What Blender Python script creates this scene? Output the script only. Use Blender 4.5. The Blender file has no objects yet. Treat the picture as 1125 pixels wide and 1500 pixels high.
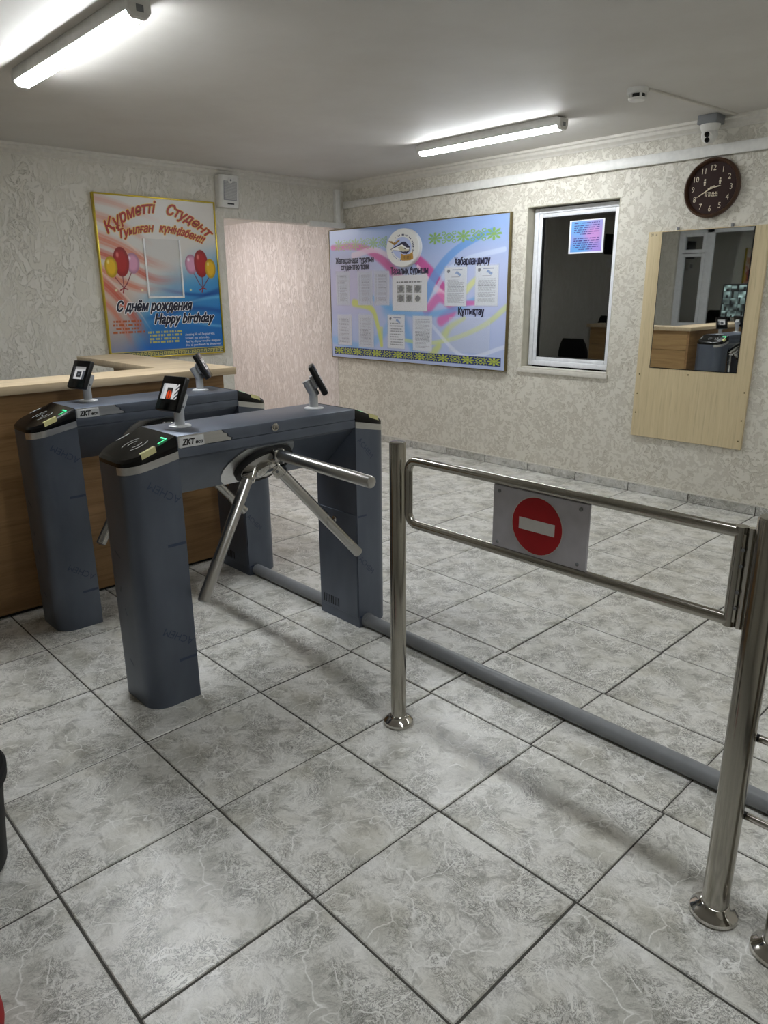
import bpy, bmesh, math, random
import numpy as np
from mathutils import Vector, Matrix

random.seed(7)
RS = np.random.RandomState(5)
SC = bpy.context.scene
COL = SC.collection
S = 0.45                      # one floor tile = 45 cm; lengths below are in tile units unless noted
CM = 1 / 45.0                 # one centimetre in tile units

# ------------------------------------------------------------------ camera, world, exposure
FPX = 1054.30
RV = (1.7536, 0.7453, -0.5644)
TV = (-1.0653, 1.8994, 4.6160)


def rod(r):
    r = np.array(r, float); t = np.linalg.norm(r); k = r / t
    K = np.array([[0, -k[2], k[1]], [k[2], 0, -k[0]], [-k[1], k[0], 0]])
    return np.eye(3) + math.sin(t) * K + (1 - math.cos(t)) * K @ K


Rc = rod(RV)
cpos = -Rc.T @ np.array(TV)
cam_d = bpy.data.cameras.new('camera')
cam = bpy.data.objects.new('camera', cam_d)
COL.objects.link(cam)
cam_d.sensor_fit = 'VERTICAL'
cam_d.sensor_height = 36.0
cam_d.lens = FPX / 1500 * 36.0
cam_d.clip_start = 0.02
M3 = np.array([Rc[0], -Rc[1], -Rc[2]]).T
mw = Matrix.Identity(4)
for i in range(3):
    for j in range(3):
        mw[i][j] = M3[i, j]
    mw[i][3] = cpos[i] * S
cam.matrix_world = mw
SC.camera = cam

world = bpy.data.worlds.new('night')
SC.world = world
world.use_nodes = True
world.node_tree.nodes['Background'].inputs['Color'].default_value = (0.01, 0.012, 0.02, 1)
world.node_tree.nodes['Background'].inputs['Strength'].default_value = 0.3
SC.view_settings.view_transform = 'Standard'
SC.view_settings.look = 'None'
SC.view_settings.gamma = 1.0
SC.view_settings.use_curve_mapping = False
SC.view_settings.exposure = 0.12

LAMP_GAIN = {'near': 86.0, 'far': 70.0, 'near_right': 52.0, 'far_right': 34.0, 'corridor': 84.0}


# ------------------------------------------------------------------ small helpers
def C(r, g, b, a=1.0):
    f = lambda c: (c / 255 / 12.92) if c <= 10.31 else ((c / 255 + 0.055) / 1.055) ** 2.4
    return (f(r), f(g), f(b), a)


def lin(a):
    a = np.asarray(a, float)
    return np.where(a <= 0.04045, a / 12.92, ((a + 0.055) / 1.055) ** 2.4)


class MB:
    """collects polygons (tile units, optional local frame) and links them as ONE mesh object"""

    def __init__(self, frame=None):
        self.v = []; self.f = []; self.fr = frame

    def add(self, verts, faces):
        n = len(self.v)
        for p in verts:
            if self.fr is not None:
                O, ex, ey, ez = self.fr
                p = (O[0] + p[0] * ex[0] + p[1] * ey[0] + p[2] * ez[0],
                     O[1] + p[0] * ex[1] + p[1] * ey[1] + p[2] * ez[1],
                     O[2] + p[0] * ex[2] + p[1] * ey[2] + p[2] * ez[2])
            self.v.append(tuple(p))
        self.f += [tuple(i + n for i in f) for f in faces]
        return self

    def box(self, x0, x1, y0, y1, z0, z1):
        v = [(x, y, z) for z in (z0, z1) for y in (y0, y1) for x in (x0, x1)]
        return self.add(v, [(0, 2, 3, 1), (4, 5, 7, 6), (0, 1, 5, 4), (2, 6, 7, 3), (0, 4, 6, 2), (1, 3, 7, 5)])

    def loft(self, loops, caps=True):
        n = len(loops[0]); v = [p for l in loops for p in l]; f = []
        for i in range(len(loops) - 1):
            for k in range(n):
                a = i * n + k; b = i * n + (k + 1) % n
                f.append((a, b, b + n, a + n))
        if caps:
            f.append(tuple(reversed(range(n))))
            f.append(tuple((len(loops) - 1) * n + k for k in range(n)))
        return self.add(v, f)

    def prism(self, poly, a0, a1, axis):
        """poly 2D extruded along axis (0,1,2)"""
        def P(p, a):
            if axis == 0: return (a, p[0], p[1])
            if axis == 1: return (p[0], a, p[1])
            return (p[0], p[1], a)
        return self.loft([[P(p, a0) for p in poly], [P(p, a1) for p in poly]])

    def tube(self, path, r, seg=16, caps=True, radii=None):
        path = [Vector(p) for p in path]; loops = []
        t = (path[1] - path[0]).normalized()
        up = Vector((0, 0, 1)) if abs(t.z) < 0.9 else Vector((1, 0, 0))
        n = t.cross(up).normalized()
        for i, p in enumerate(path):
            if i == 0: t = (path[1] - path[0]).normalized()
            elif i == len(path) - 1: t = (path[i] - path[i - 1]).normalized()
            else: t = ((path[i + 1] - p).normalized() + (p - path[i - 1]).normalized()).normalized()
            n = (n - t * n.dot(t)).normalized(); b = t.cross(n)
            rr = radii[i] if radii else r
            if 0 < i < len(path) - 1:
                ca = t.dot((p - path[i - 1]).normalized()); rr = rr / max(0.5, ca) ** 0.0
            loops.append([tuple(p + (n * math.cos(2 * math.pi * k / seg) + b * math.sin(2 * math.pi * k / seg)) * rr) for k in range(seg)])
        return self.loft(loops, caps)

    def lathe(self, prof, c, axis=(0, 0, 1), seg=32, caps=True):
        """profile of (r, h) about an axis through c"""
        a = Vector(axis).normalized()
        u = a.cross(Vector((0, 0, 1)) if abs(a.z) < 0.9 else Vector((1, 0, 0))).normalized(); w = a.cross(u)
        c = Vector(c)
        loops = [[tuple(c + a * h + (u * math.cos(2 * math.pi * k / seg) + w * math.sin(2 * math.pi * k / seg)) * max(r, 1e-5)) for k in range(seg)] for r, h in prof]
        return self.loft(loops, caps)

    def build(self, name, mat, parent=None, bevel=0.0, seg=2, smooth=35, **props):
        me = bpy.data.meshes.new(name)
        off = Vector((0, 0, 0))
        p = parent
        while p is not None:
            off = off + Vector(p.location); p = p.parent
        me.from_pydata([tuple(Vector(q) * S - off) for q in self.v], [], self.f)
        bm = bmesh.new(); bm.from_mesh(me)
        bmesh.ops.recalc_face_normals(bm, faces=bm.faces)
        if bevel > 0:
            es = [e for e in bm.edges if len(e.link_faces) == 2 and e.calc_face_angle(0) > math.radians(30)]
            bmesh.ops.bevel(bm, geom=es, offset=bevel * S, segments=seg, profile=0.5, affect='EDGES', clamp_overlap=True)
        bm.to_mesh(me); bm.free()
        if smooth:
            me.polygons.foreach_set('use_smooth', [True] * len(me.polygons))
            me.set_sharp_from_angle(angle=math.radians(smooth))
        me.materials.append(mat)
        o = bpy.data.objects.new(name, me); COL.objects.link(o)
        if parent: o.parent = parent
        for k, v in props.items(): o[k] = v
        return o


def thing(name, label, cat, loc, group=None):
    o = bpy.data.objects.new(name, None); COL.objects.link(o)
    o.empty_display_size = 0.05
    o.location = Vector(loc) * S
    o['label'] = label; o['category'] = cat
    if group: o['group'] = group
    return o


def copy_tree(o, parent=None):
    c = o.copy(); COL.objects.link(c)
    if parent: c.parent = parent
    for ch in list(o.children): copy_tree(ch, c)
    return c


# ------------------------------------------------------------------ materials
class NT:
    def __init__(self, name):
        self.m = bpy.data.materials.new(name); self.m.use_nodes = True
        self.t = self.m.node_tree; self.n = self.t.nodes; self.bs = self.n['Principled BSDF']

    def new(self, typ, **kw):
        x = self.n.new(typ)
        for k, v in kw.items(): setattr(x, k, v)
        return x

    def link(self, a, b): self.t.links.new(a, b)

    def sock(self, node, name, val):
        s = node.inputs[name]
        if hasattr(val, 'is_output'): self.link(val, s)
        else: s.default_value = val

    def noise(self, vec, scale, detail=3, rough=0.5, dist=0.0):
        x = self.new('ShaderNodeTexNoise'); self.sock(x, 'Scale', scale); self.sock(x, 'Detail', detail)
        self.sock(x, 'Roughness', rough); self.sock(x, 'Distortion', dist)
        if vec is not None: self.link(vec, x.inputs['Vector'])
        return x.outputs['Fac']

    def voro(self, vec, scale, feat='DISTANCE_TO_EDGE'):
        x = self.new('ShaderNodeTexVoronoi', feature=feat); self.sock(x, 'Scale', scale)
        if vec is not None: self.link(vec, x.inputs['Vector'])
        return x.outputs['Distance']

    def ramp(self, fac, stops, interp='LINEAR'):
        x = self.new('ShaderNodeValToRGB'); cr = x.color_ramp; cr.interpolation = interp
        while len(cr.elements) < len(stops): cr.elements.new(0.5)
        for e, (p, c) in zip(cr.elements, stops):
            e.position = p; e.color = c if len(c) == 4 else (c[0], c[1], c[2], 1)
        self.link(fac, x.inputs['Fac'])
        return x.outputs['Color']

    def mix(self, fac, a, b, mode='MIX'):
        x = self.new('ShaderNodeMix', data_type='RGBA', blend_type=mode)
        for nm, v in ((0, fac), (6, a), (7, b)):
            s = x.inputs[nm]
            if hasattr(v, 'is_output'): self.link(v, s)
            else: s.default_value = v
        return x.outputs[2]

    def math(self, op, a, b=0.0, c=0.0):
        x = self.new('ShaderNodeMath', operation=op)
        for i, v in enumerate((a, b, c)):
            if hasattr(v, 'is_output'): self.link(v, x.inputs[i])
            else: x.inputs[i].default_value = v
        return x.outputs[0]

    def sstep(self, v, lo, hi):
        x = self.new('ShaderNodeMapRange', interpolation_type='SMOOTHSTEP')
        self.link(v, x.inputs['Value'])
        x.inputs['From Min'].default_value = lo; x.inputs['From Max'].default_value = hi
        return x.outputs['Result']

    def coords(self, kind='Object', scale=(1, 1, 1), loc=(0, 0, 0)):
        if kind == 'Position': v = self.new('ShaderNodeNewGeometry').outputs['Position']
        else: v = self.new('ShaderNodeTexCoord').outputs[kind]
        mp = self.new('ShaderNodeMapping'); mp.inputs['Scale'].default_value = scale; mp.inputs['Location'].default_value = loc
        self.link(v, mp.inputs['Vector'])
        return mp.outputs['Vector']

    def bump(self, h, strength=0.3, dist=0.01):
        b = self.new('ShaderNodeBump'); b.inputs['Strength'].default_value = strength; b.inputs['Distance'].default_value = dist
        self.link(h, b.inputs['Height']); self.link(b.outputs['Normal'], self.bs.inputs['Normal'])

    def set(self, **kw):
        for k, v in kw.items(): self.sock(self.bs, k.replace('_', ' '), v)
        return self


def plain(name, col, rough=0.5, metal=0.0, spec=0.5, vary=0.06, scale=30, **kw):
    """plain coloured surface with a slight procedural mottling"""
    t = NT(name)
    n = t.noise(t.coords('Position'), scale, 3)
    d = tuple(max(0, c * (1 - vary)) for c in col[:3]) + (1,)
    l = tuple(min(1, c * (1 + vary)) for c in col[:3]) + (1,)
    t.set(Base_Color=t.ramp(n, [(0.3, d), (0.7, l)]), Roughness=rough, Metallic=metal)
    t.bs.inputs['Specular IOR Level'].default_value = spec
    for k, v in kw.items(): t.sock(t.bs, k.replace('_', ' '), v)
    return t.m


def emit(name, col, strength, base=(0.8, 0.8, 0.8, 1)):
    t = NT(name)
    t.set(Base_Color=base, Emission_Color=col, Emission_Strength=strength, Roughness=0.4)
    return t.m


def attr_mat(name, rough=0.35, emission=0.0, spec=0.4):
    t = NT(name)
    a = t.new('ShaderNodeAttribute', attribute_name='Col')
    t.link(a.outputs['Color'], t.bs.inputs['Base Color'])
    t.bs.inputs['Roughness'].default_value = rough
    t.bs.inputs['Specular IOR Level'].default_value = spec
    if emission:
        t.set(Base_Color=(0.01, 0.01, 0.01, 1))
        t.t.links.remove(t.bs.inputs['Base Color'].links[0]) if t.bs.inputs['Base Color'].is_linked else None
        t.link(a.outputs['Color'], t.bs.inputs['Emission Color'])
        t.bs.inputs['Emission Strength'].default_value = emission
    return t.m


def floor_tile_mat(name='marbled_tile', obj_coords=True, dark=1.0):
    t = NT(name)
    v = t.coords('Object' if obj_coords else 'Position')
    if obj_coords:
        r = t.new('ShaderNodeObjectInfo').outputs['Random']
        q = t.math('MULTIPLY', t.math('FLOOR', t.math('MULTIPLY', r, 4.0)), 7.3)
        cb = t.new('ShaderNodeCombineXYZ'); t.link(q, cb.inputs[0]); t.link(q, cb.inputs[2])
        ad = t.new('ShaderNodeVectorMath', operation='ADD'); t.link(v, ad.inputs[0]); t.link(cb.outputs[0], ad.inputs[1])
        v = ad.outputs[0]
    wn = t.new('ShaderNodeTexNoise'); t.sock(wn, 'Scale', 7.0); t.sock(wn, 'Detail', 4.0); t.link(v, wn.inputs['Vector'])
    sc = t.new('ShaderNodeVectorMath', operation='SCALE'); t.link(wn.outputs['Color'], sc.inputs[0]); sc.inputs['Scale'].default_value = 0.14
    wv = t.new('ShaderNodeVectorMath', operation='ADD'); t.link(v, wv.inputs[0]); t.link(sc.outputs[0], wv.inputs[1])
    warp = wv.outputs[0]
    cloud = t.noise(warp, 6.0, 5, 0.6)
    zone = t.noise(v, 5.0, 2, 0.5, 0.6)
    fine = t.noise(warp, 48.0, 6, 0.72, 0.4)
    veins = t.voro(warp, 7.5)
    veins2 = t.voro(warp, 16.0)
    base = t.ramp(cloud, [(0.30, C(176, 174, 167)), (0.42, C(206, 205, 198)), (0.55, C(231, 230, 226)), (0.66, C(218, 216, 209)), (0.8, C(190, 188, 179))])
    mid = t.noise(warp, 17.0, 8, 0.78, 0.6)
    base = t.mix(0.9, base, t.ramp(mid, [(0.34, (0.44, 0.43, 0.40)), (0.43, (0.70, 0.69, 0.665)), (0.49, (0.97, 0.965, 0.945)), (0.62, (1.0, 0.995, 0.98))]), 'MULTIPLY')
    # round pale clouds
    vb = t.new('ShaderNodeTexVoronoi', feature='SMOOTH_F1'); t.sock(vb, 'Scale', 4.6); t.link(warp, vb.inputs['Vector'])
    blob = t.math('SUBTRACT', 1.0, t.sstep(vb.outputs['Distance'], 0.12, 0.34))
    col = t.mix(t.math('MULTIPLY', blob, 0.68), base, C(234, 233, 230))
    # crackled dark zones
    ck = t.math('ABSOLUTE', t.math('SUBTRACT', fine, 0.5))
    crack = t.math('SUBTRACT', 1.0, t.sstep(ck, 0.0, 0.045))
    zm = t.sstep(zone, 0.44, 0.60)
    crack = t.math('MULTIPLY', crack, t.math('ADD', t.math('MULTIPLY', zm, 0.72), 0.16))
    speck = t.math('MULTIPLY', t.sstep(fine, 0.54, 0.66), t.math('MULTIPLY', zm, 0.55))
    col = t.mix(crack, col, C(108, 106, 99))
    net = t.math('ABSOLUTE', t.math('SUBTRACT', t.noise(warp, 26.0, 4, 0.6, 1.0), 0.5))
    net = t.math('MULTIPLY', t.math('SUBTRACT', 1.0, t.sstep(net, 0.0, 0.022)), t.math('ADD', 0.18, t.math('MULTIPLY', zm, 0.5)))
    col = t.mix(net, col, C(116, 114, 106))
    col = t.mix(speck, col, C(128, 126, 119))
    brk = t.sstep(t.noise(v, 14.0, 3), 0.42, 0.55)
    lv = t.math('MULTIPLY', t.math('MULTIPLY', t.math('SUBTRACT', 1.0, t.sstep(veins, 0.0, 0.02)), brk), 0.85)
    brk2 = t.sstep(t.noise(v, 19.0, 2), 0.5, 0.64)
    lv2 = t.math('MULTIPLY', t.math('MULTIPLY', t.math('SUBTRACT', 1.0, t.sstep(veins2, 0.0, 0.04)), brk2), 0.7)
    col = t.mix(lv, col, C(240, 239, 235))
    col = t.mix(lv2, col, C(236, 235, 230))
    warm = t.sstep(t.noise(v, 6.3, 2), 0.52, 0.7)
    col = t.mix(t.math('MULTIPLY', warm, 0.28), col, C(186, 181, 162))
    if dark != 1.0: col = t.mix(1.0, col, (dark, dark, dark, 1), 'MULTIPLY')
    t.set(Base_Color=col, Roughness=t.math('ADD', 0.2, t.math('MULTIPLY', fine, 0.22)))
    t.bs.inputs['Specular IOR Level'].default_value = 0.5
    t.bump(fine, 0.12, 0.003)
    return t.m


def plaster_mat(name, kind):
    t = NT(name)
    v = t.coords('Position')
    if kind == 'back':
        n1 = t.noise(v, 21.0, 5, 0.62, 1.3)
        n2 = t.noise(v, 60.0, 3, 0.6, 0.6)
        plate = t.sstep(n1, 0.40, 0.56)
        edge = t.math('SUBTRACT', 1.0, t.sstep(t.math('ABSOLUTE', t.math('SUBTRACT', n1, 0.47)), 0.0, 0.03))
        some = t.sstep(t.noise(v, 5.0, 2), 0.38, 0.62)
        low, high, ridge = C(204, 199, 186), C(219, 215, 203), C(160, 151, 131)
        col = t.mix(plate, low, high)
        col = t.mix(t.math('MULTIPLY', edge, t.math('ADD', 0.25, t.math('MULTIPLY', some, 0.5))), col, ridge)
        h = t.math('ADD', t.math('MULTIPLY', plate, 0.8), t.math('MULTIPLY', n2, 0.4))
        t.set(Base_Color=col, Roughness=0.42)
        t.bump(h, 0.6, 0.005)
    else:
        v = t.coords('Position', (1, 1.25, 0.75)) if kind == 'left' else t.coords('Position', (2.4, 1, 0.55))
        n1 = t.noise(v, 10.0 if kind == 'left' else 14.0, 5, 0.62, 1.8)
        n2 = t.noise(v, 40.0, 3, 0.6)
        crack = t.math('SUBTRACT', 1.0, t.sstep(t.math('ABSOLUTE', t.math('SUBTRACT', n1, 0.5)), 0.0, 0.014))
        some = t.sstep(t.noise(v, 3.4, 2), 0.40, 0.58)
        crack = t.math('MULTIPLY', crack, some)
        plate = t.sstep(n1, 0.44, 0.56)
        a_, b_ = (C(217, 213, 201), C(224, 220, 210)) if kind == 'left' else (C(210, 201, 194), C(226, 219, 214))  # hall tones are pinker: warm tint of the hall light put into the colour
        col = t.mix(plate, a_, b_)
        col = t.mix(t.math('MULTIPLY', crack, 0.62), col, C(158, 150, 132))
        h = t.math('ADD', t.math('MULTIPLY', plate, 0.7), t.math('MULTIPLY', n2, 0.4))
        h = t.math('SUBTRACT', h, t.math('MULTIPLY', crack, 0.8))
        t.set(Base_Color=col, Roughness=0.45)
        t.bump(h, 0.65, 0.006)
    t.bs.inputs['Specular IOR Level'].default_value = 0.35
    return t.m


def wood_mat(name, dark, light, axis, rough=0.4, scale=1.0, contrast=0.5):
    """grain runs along axis"""
    t = NT(name)
    s = [13.0 * scale] * 3; s[axis] = 0.9 * scale
    v = t.coords('Position', tuple(s))
    g = t.noise(v, 1.6, 5, 0.62, 0.9)
    s2 = [90.0 * scale] * 3; s2[axis] = 3.0 * scale
    f = t.noise(t.coords('Position', tuple(s2)), 1.0, 3, 0.6)
    col = t.ramp(g, [(0.5 - contrast * 0.4, dark), (0.5 + contrast * 0.4, light)])
    col = t.mix(t.math('MULTIPLY', t.sstep(f, 0.52, 0.7), 0.35), col, tuple(c * 0.62 for c in dark[:3]) + (1,))
    t.set(Base_Color=col, Roughness=rough)
    t.bs.inputs['Specular IOR Level'].default_value = 0.35
    t.bump(f, 0.05, 0.001)
    return t.m


def steel_mat(name, col, rough, brushed_axis=None):
    t = NT(name)
    if brushed_axis is None:
        n = t.noise(t.coords('Position'), 3, 2)
    else:
        s = [150.0] * 3; s[brushed_axis] = 4.0
        n = t.noise(t.coords('Position', tuple(s)), 1.0, 3)
    t.set(Base_Color=t.ramp(n, [(0.3, tuple(c * 0.88 for c in col[:3]) + (1,)), (0.7, col)]), Metallic=1.0,
          Roughness=t.math('ADD', rough - 0.04, t.math('MULTIPLY', n, 0.1)))
    return t.m


MT = {}
MT['tile'] = floor_tile_mat()
MT['skirting'] = floor_tile_mat('marbled_skirting_tile', True, 0.8)
MT['grout'] = plain('dark_grout', C(74, 72, 67), 0.9)
MT['plaster_back'] = plaster_mat('plaster_back', 'back')
MT['plaster_left'] = plaster_mat('plaster_left', 'left')
MT['plaster_hall'] = plaster_mat('plaster_hall', 'hall')
MT['reveal'] = plain('smooth_plaster', C(190, 185, 168), 0.7, vary=0.08, scale=14)
_t = NT('ceiling_paint'); _n = _t.noise(_t.coords('Position'), 2.2, 5, 0.6)
_t.set(Base_Color=_t.ramp(_n, [(0.3, C(203, 199, 193)), (0.7, C(212, 209, 204))]), Roughness=0.62)
_t.bump(_t.noise(_t.coords('Position'), 26, 4), 0.12, 0.004); MT['ceiling'] = _t.m
MT['trim'] = plain('painted_moulding', C(206, 202, 192), 0.5)
MT['white_plastic'] = plain('white_plastic', C(222, 221, 216), 0.4)
MT['pvc'] = plain('white_window_profile', C(226, 228, 232), 0.28)
MT['grey_plastic'] = plain('grey_plastic', C(120, 122, 124), 0.5)
MT['grille'] = plain('grey_grille', C(140, 140, 142), 0.6)
MT['black'] = plain('black_plastic', C(13, 13, 14), 0.34)
MT['matte_black'] = plain('matte_black', C(10, 10, 11), 0.7)
MT['gloss_black'] = plain('gloss_black', C(9, 9, 10), 0.16, spec=0.35)
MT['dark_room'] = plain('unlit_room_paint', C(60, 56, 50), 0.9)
_t = NT('filmed_steel'); _p = _t.coords('Position', (3, 3, 1.2)); _n = _t.noise(_p, 3, 3)
_t.set(Base_Color=_t.ramp(_n, [(0.3, C(92, 99, 112)), (0.7, C(105, 112, 125))]), Metallic=0.55,
       Roughness=_t.math('ADD', 0.34, _t.math('MULTIPLY', _n, 0.1)))
MT['film'] = _t.m
MT['film_print'] = plain('film_print', C(58, 70, 92), 0.45)
MT['film_edge'] = plain('film_torn_edge', C(34, 38, 46), 0.5)
MT['brushed'] = steel_mat('brushed_steel', C(226, 226, 225), 0.3, 1)
MT['arm_steel'] = steel_mat('arm_steel', C(196, 194, 190), 0.27)
MT['post_steel'] = steel_mat('post_steel', C(176, 172, 163), 0.16, 2)
MT['chrome'] = steel_mat('polished_steel', C(205, 202, 196), 0.1)
MT['alu'] = plain('satin_aluminium', C(206, 208, 210), 0.36, 0.45)
MT['alu_white'] = plain('pale_metal', C(226, 227, 228), 0.35, 0.2)
MT['oak_top'] = wood_mat('pale_oak_worktop', C(186, 164, 132), C(214, 195, 164), 1, 0.42, 1.0, 0.7)
MT['walnut'] = wood_mat('brown_oak_panel', C(132, 99, 64), C(178, 140, 97), 1, 0.45, 1.0, 0.6)
MT['walnut_x'] = wood_mat('brown_oak_end_panel', C(150, 117, 76), C(192, 158, 111), 0, 0.45, 1.0, 0.6)
MT['ash'] = wood_mat('ash_board', C(196, 178, 140), C(216, 200, 163), 2, 0.45, 1.2, 0.7)
MT['gold'] = plain('gold_frame', C(206, 182, 70), 0.28, 0.8)
MT['gold_dark'] = plain('dark_gold_frame', C(112, 100, 66), 0.4, 0.6)
MT['pipe'] = plain('grey_conduit', C(128, 130, 133), 0.42)
MT['sign'] = plain('white_sign_plate', C(196, 193, 200), 0.45)
MT['red'] = plain('sign_red', C(176, 10, 24), 0.4)
MT['sign_white'] = plain('sign_white', C(214, 210, 206), 0.45)
MT['red_cloth'] = plain('red_cloth', C(170, 24, 32), 0.7)
MT['clock_rim'] = wood_mat('clock_rim', C(54, 36, 26), C(88, 62, 45), 2, 0.35)
MT['clock_face'] = plain('clock_face', C(46, 28, 24), 0.6, spec=0.2)
MT['clock_gold'] = plain('clock_numerals', C(218, 206, 178), 0.4)
MT['mirror'] = (lambda t: (t.set(Base_Color=(0.80, 0.82, 0.80, 1), Metallic=1.0, Roughness=0.015), t.m)[1])(NT('mirror_glass'))
MT['ink'] = plain('print_ink', C(24, 26, 60), 0.5)
MT['ink_black'] = plain('black_ink', C(28, 26, 28), 0.5)
MT['print_red'] = plain('print_red', C(172, 38, 26), 0.4)
MT['print_yellow'] = plain('print_yellow', C(236, 196, 92), 0.4)
MT['print_white'] = plain('print_white', C(240, 240, 240), 0.4)
MT['print_navy'] = plain('print_navy', C(18, 20, 46), 0.4)
MT['label_yellow'] = plain('yellow_label', C(196, 190, 130), 0.5)
MT['led_green'] = emit('green_led', C(60, 240, 150), 1.6, (0.0, 0.3, 0.1, 1))
MT['led_white'] = plain('white_marker', C(225, 228, 225), 0.4)
MT['rfid'] = plain('printed_symbol', C(190, 192, 190), 0.5)
MT['acrylic'] = (lambda t: (t.set(Base_Color=(0.9, 0.93, 0.95, 1), Roughness=0.05, Alpha=0.12), t.m)[1])(NT('clear_pocket'))
MT['print'] = attr_mat('printed_board', 0.3)
MT['paper'] = attr_mat('printed_paper', 0.6)
MT['screen'] = attr_mat('lit_screen', 0.2, 0.9)
_t = NT('window_glass')
_t.set(Base_Color=(0.9, 0.92, 0.92, 1), Roughness=0.01, IOR=1.5)
_t.bs.inputs['Transmission Weight'].default_value = 0.0
_g = _t.new('ShaderNodeBsdfGlossy'); _g.inputs['Roughness'].default_value = 0.012; _g.inputs['Color'].default_value = (0.95, 0.97, 0.97, 1)
_tr = _t.new('ShaderNodeBsdfTransparent'); _tr.inputs['Color'].default_value = (0.75, 0.78, 0.78, 1)
_fr = _t.new('ShaderNodeFresnel'); _fr.inputs['IOR'].default_value = 2.7
_mx = _t.new('ShaderNodeMixShader'); _t.link(_fr.outputs[0], _mx.inputs[0]); _t.link(_tr.outputs[0], _mx.inputs[1]); _t.link(_g.outputs[0], _mx.inputs[2])
_t.link(_mx.outputs[0], _t.n['Material Output'].inputs['Surface']); MT['glass'] = _t.m


# ------------------------------------------------------------------ text and printed grids
_tc = {}


def _font_mesh(body):
    cu = bpy.data.curves.new('lettering', 'FONT'); cu.body = body; cu.size = 1.0; cu.resolution_u = 2
    ob = bpy.data.objects.new('lettering', cu); COL.objects.link(ob)
    me = bpy.data.meshes.new_from_object(ob.evaluated_get(bpy.context.evaluated_depsgraph_get()))
    vs = np.array([v.co[:2] for v in me.vertices]) if len(me.vertices) else np.zeros((0, 2))
    fs = [tuple(p.vertices) for p in me.polygons]
    bpy.data.objects.remove(ob); bpy.data.curves.remove(cu); bpy.data.meshes.remove(me)
    return vs, fs


def glyph(ch):
    """mesh and advance of one letter (two small letters of the built-in font fill wrongly: taken from their capitals)"""
    if ch not in _tc:
        src = {'н': 'Н', 'ң': 'Ң'}.get(ch, ch)
        if '|' not in _tc: v, f = _font_mesh('|'); _tc['|'] = (v, f, .25)
        bar = _tc['|'][0][:, 0].max()
        vs, fs = _font_mesh(src)
        adv = _font_mesh(src + '|')[0][:, 0].max() - bar
        if src != ch: vs = vs * [.80, .745]; adv *= .80
        _tc[ch] = (vs, fs, adv)
    return _tc[ch]


def text2d(s, size=1.0, shear=0.0, align='LEFT'):
    V = []; F = []; x = 0.0; n = 0
    for ch in s:
        if ch == ' ': x += .3; continue
        vs, fs, adv = glyph(ch)
        V.append(vs + [x, 0]); F += [tuple(i + n for i in f) for f in fs]; n += len(vs); x += adv
    vs = np.concatenate(V) * size; fs = F
    vs[:, 0] += vs[:, 1] * shear
    vs[:, 0] -= vs[:, 0].min()
    w = vs[:, 0].max()
    if align == 'CENTER': vs = vs - [w / 2, 0]
    return vs, fs, w


def add_text(mb, s, x, y, size, d=0.004, width=None, **kw):

    """text on a board frame: (x right, y depth out of the board, z up)"""
    vs, fs, w = text2d(s, size, **kw)
    k = 1.0 if width is None else width / max(w, 1e-6)
    mb.add([(x + p[0] * k, d, y + p[1]) for p in vs], fs)
    return w * k


def bold_shifts(r, n=8):
    # stacked copies (each a hair higher) make bold letters
    return [(0.0, 0.0, n * .00012)] + [(r * math.cos(2 * math.pi * k / n), r * math.sin(2 * math.pi * k / n), k * .00012) for k in range(n)]


def print_grid(name, frame, x0, x1, z0, z1, nx, ny, fn, mat, parent=None, d=0.003, **props):
    """flat printed sheet: a vertex-coloured grid; fn(U, V) with V downwards returns sRGB rows"""
    U, V = np.meshgrid(np.linspace(0, 1, nx), np.linspace(0, 1, ny))
    rgb = np.clip(fn(U, V), 0, 1)
    O, ex, ey, ez = [np.array(q, float) for q in frame]
    P = (O + (x0 + (x1 - x0) * U)[..., None] * ex + d * ey + (z1 + (z0 - z1) * V)[..., None] * ez) * S
    off = np.zeros(3); p = parent
    while p is not None:
        off += np.array(p.location); p = p.parent
    P = (P - off).reshape(-1, 3)
    idx = np.arange(nx * ny).reshape(ny, nx)
    F = np.stack([idx[1:, :-1], idx[1:, 1:], idx[:-1, 1:], idx[:-1, :-1]], -1).reshape(-1, 4)
    me = bpy.data.meshes.new(name)
    me.vertices.add(len(P)); me.vertices.foreach_set('co', P.ravel())
    me.loops.add(F.size); me.loops.foreach_set('vertex_index', F.ravel())
    me.polygons.add(len(F)); me.polygons.foreach_set('loop_start', np.arange(0, F.size, 4)); me.polygons.foreach_set('loop_total', np.full(len(F), 4))
    me.update(calc_edges=True)
    ca = me.color_attributes.new('Col', 'FLOAT_COLOR', 'POINT')
    ca.data.foreach_set('color', np.c_[lin(rgb.reshape(-1, 3)), np.ones(len(P))].ravel())
    me.materials.append(mat)
    o = bpy.data.objects.new(name, me); COL.objects.link(o)
    if parent: o.parent = parent
    for k, v in props.items(): o[k] = v
    return o


def ss(x, a, b):
    t = np.clip((x - a) / (b - a), 0, 1); return t * t * (3 - 2 * t)


def over(img, m, col, al=1.0):
    m = (m * al)[..., None]
    return img * (1 - m) + m * (np.array(col) / 255.0)


def near_line(X, Y, pts):
    """distance to a polyline and the position 0..1 along it"""
    best = np.full(X.shape, 9.0); pos = np.zeros(X.shape); n = len(pts) - 1
    for i in range(n):
        a, b = np.array(pts[i]), np.array(pts[i + 1]); d = b - a
        t = np.clip(((X - a[0]) * d[0] + (Y - a[1]) * d[1]) / (d @ d), 0, 1)
        q = np.hypot(X - a[0] - t * d[0], Y - a[1] - t * d[1])
        m = q < best; best = np.where(m, q, best); pos = np.where(m, (i + t) / n, pos)
    return best, pos


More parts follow.
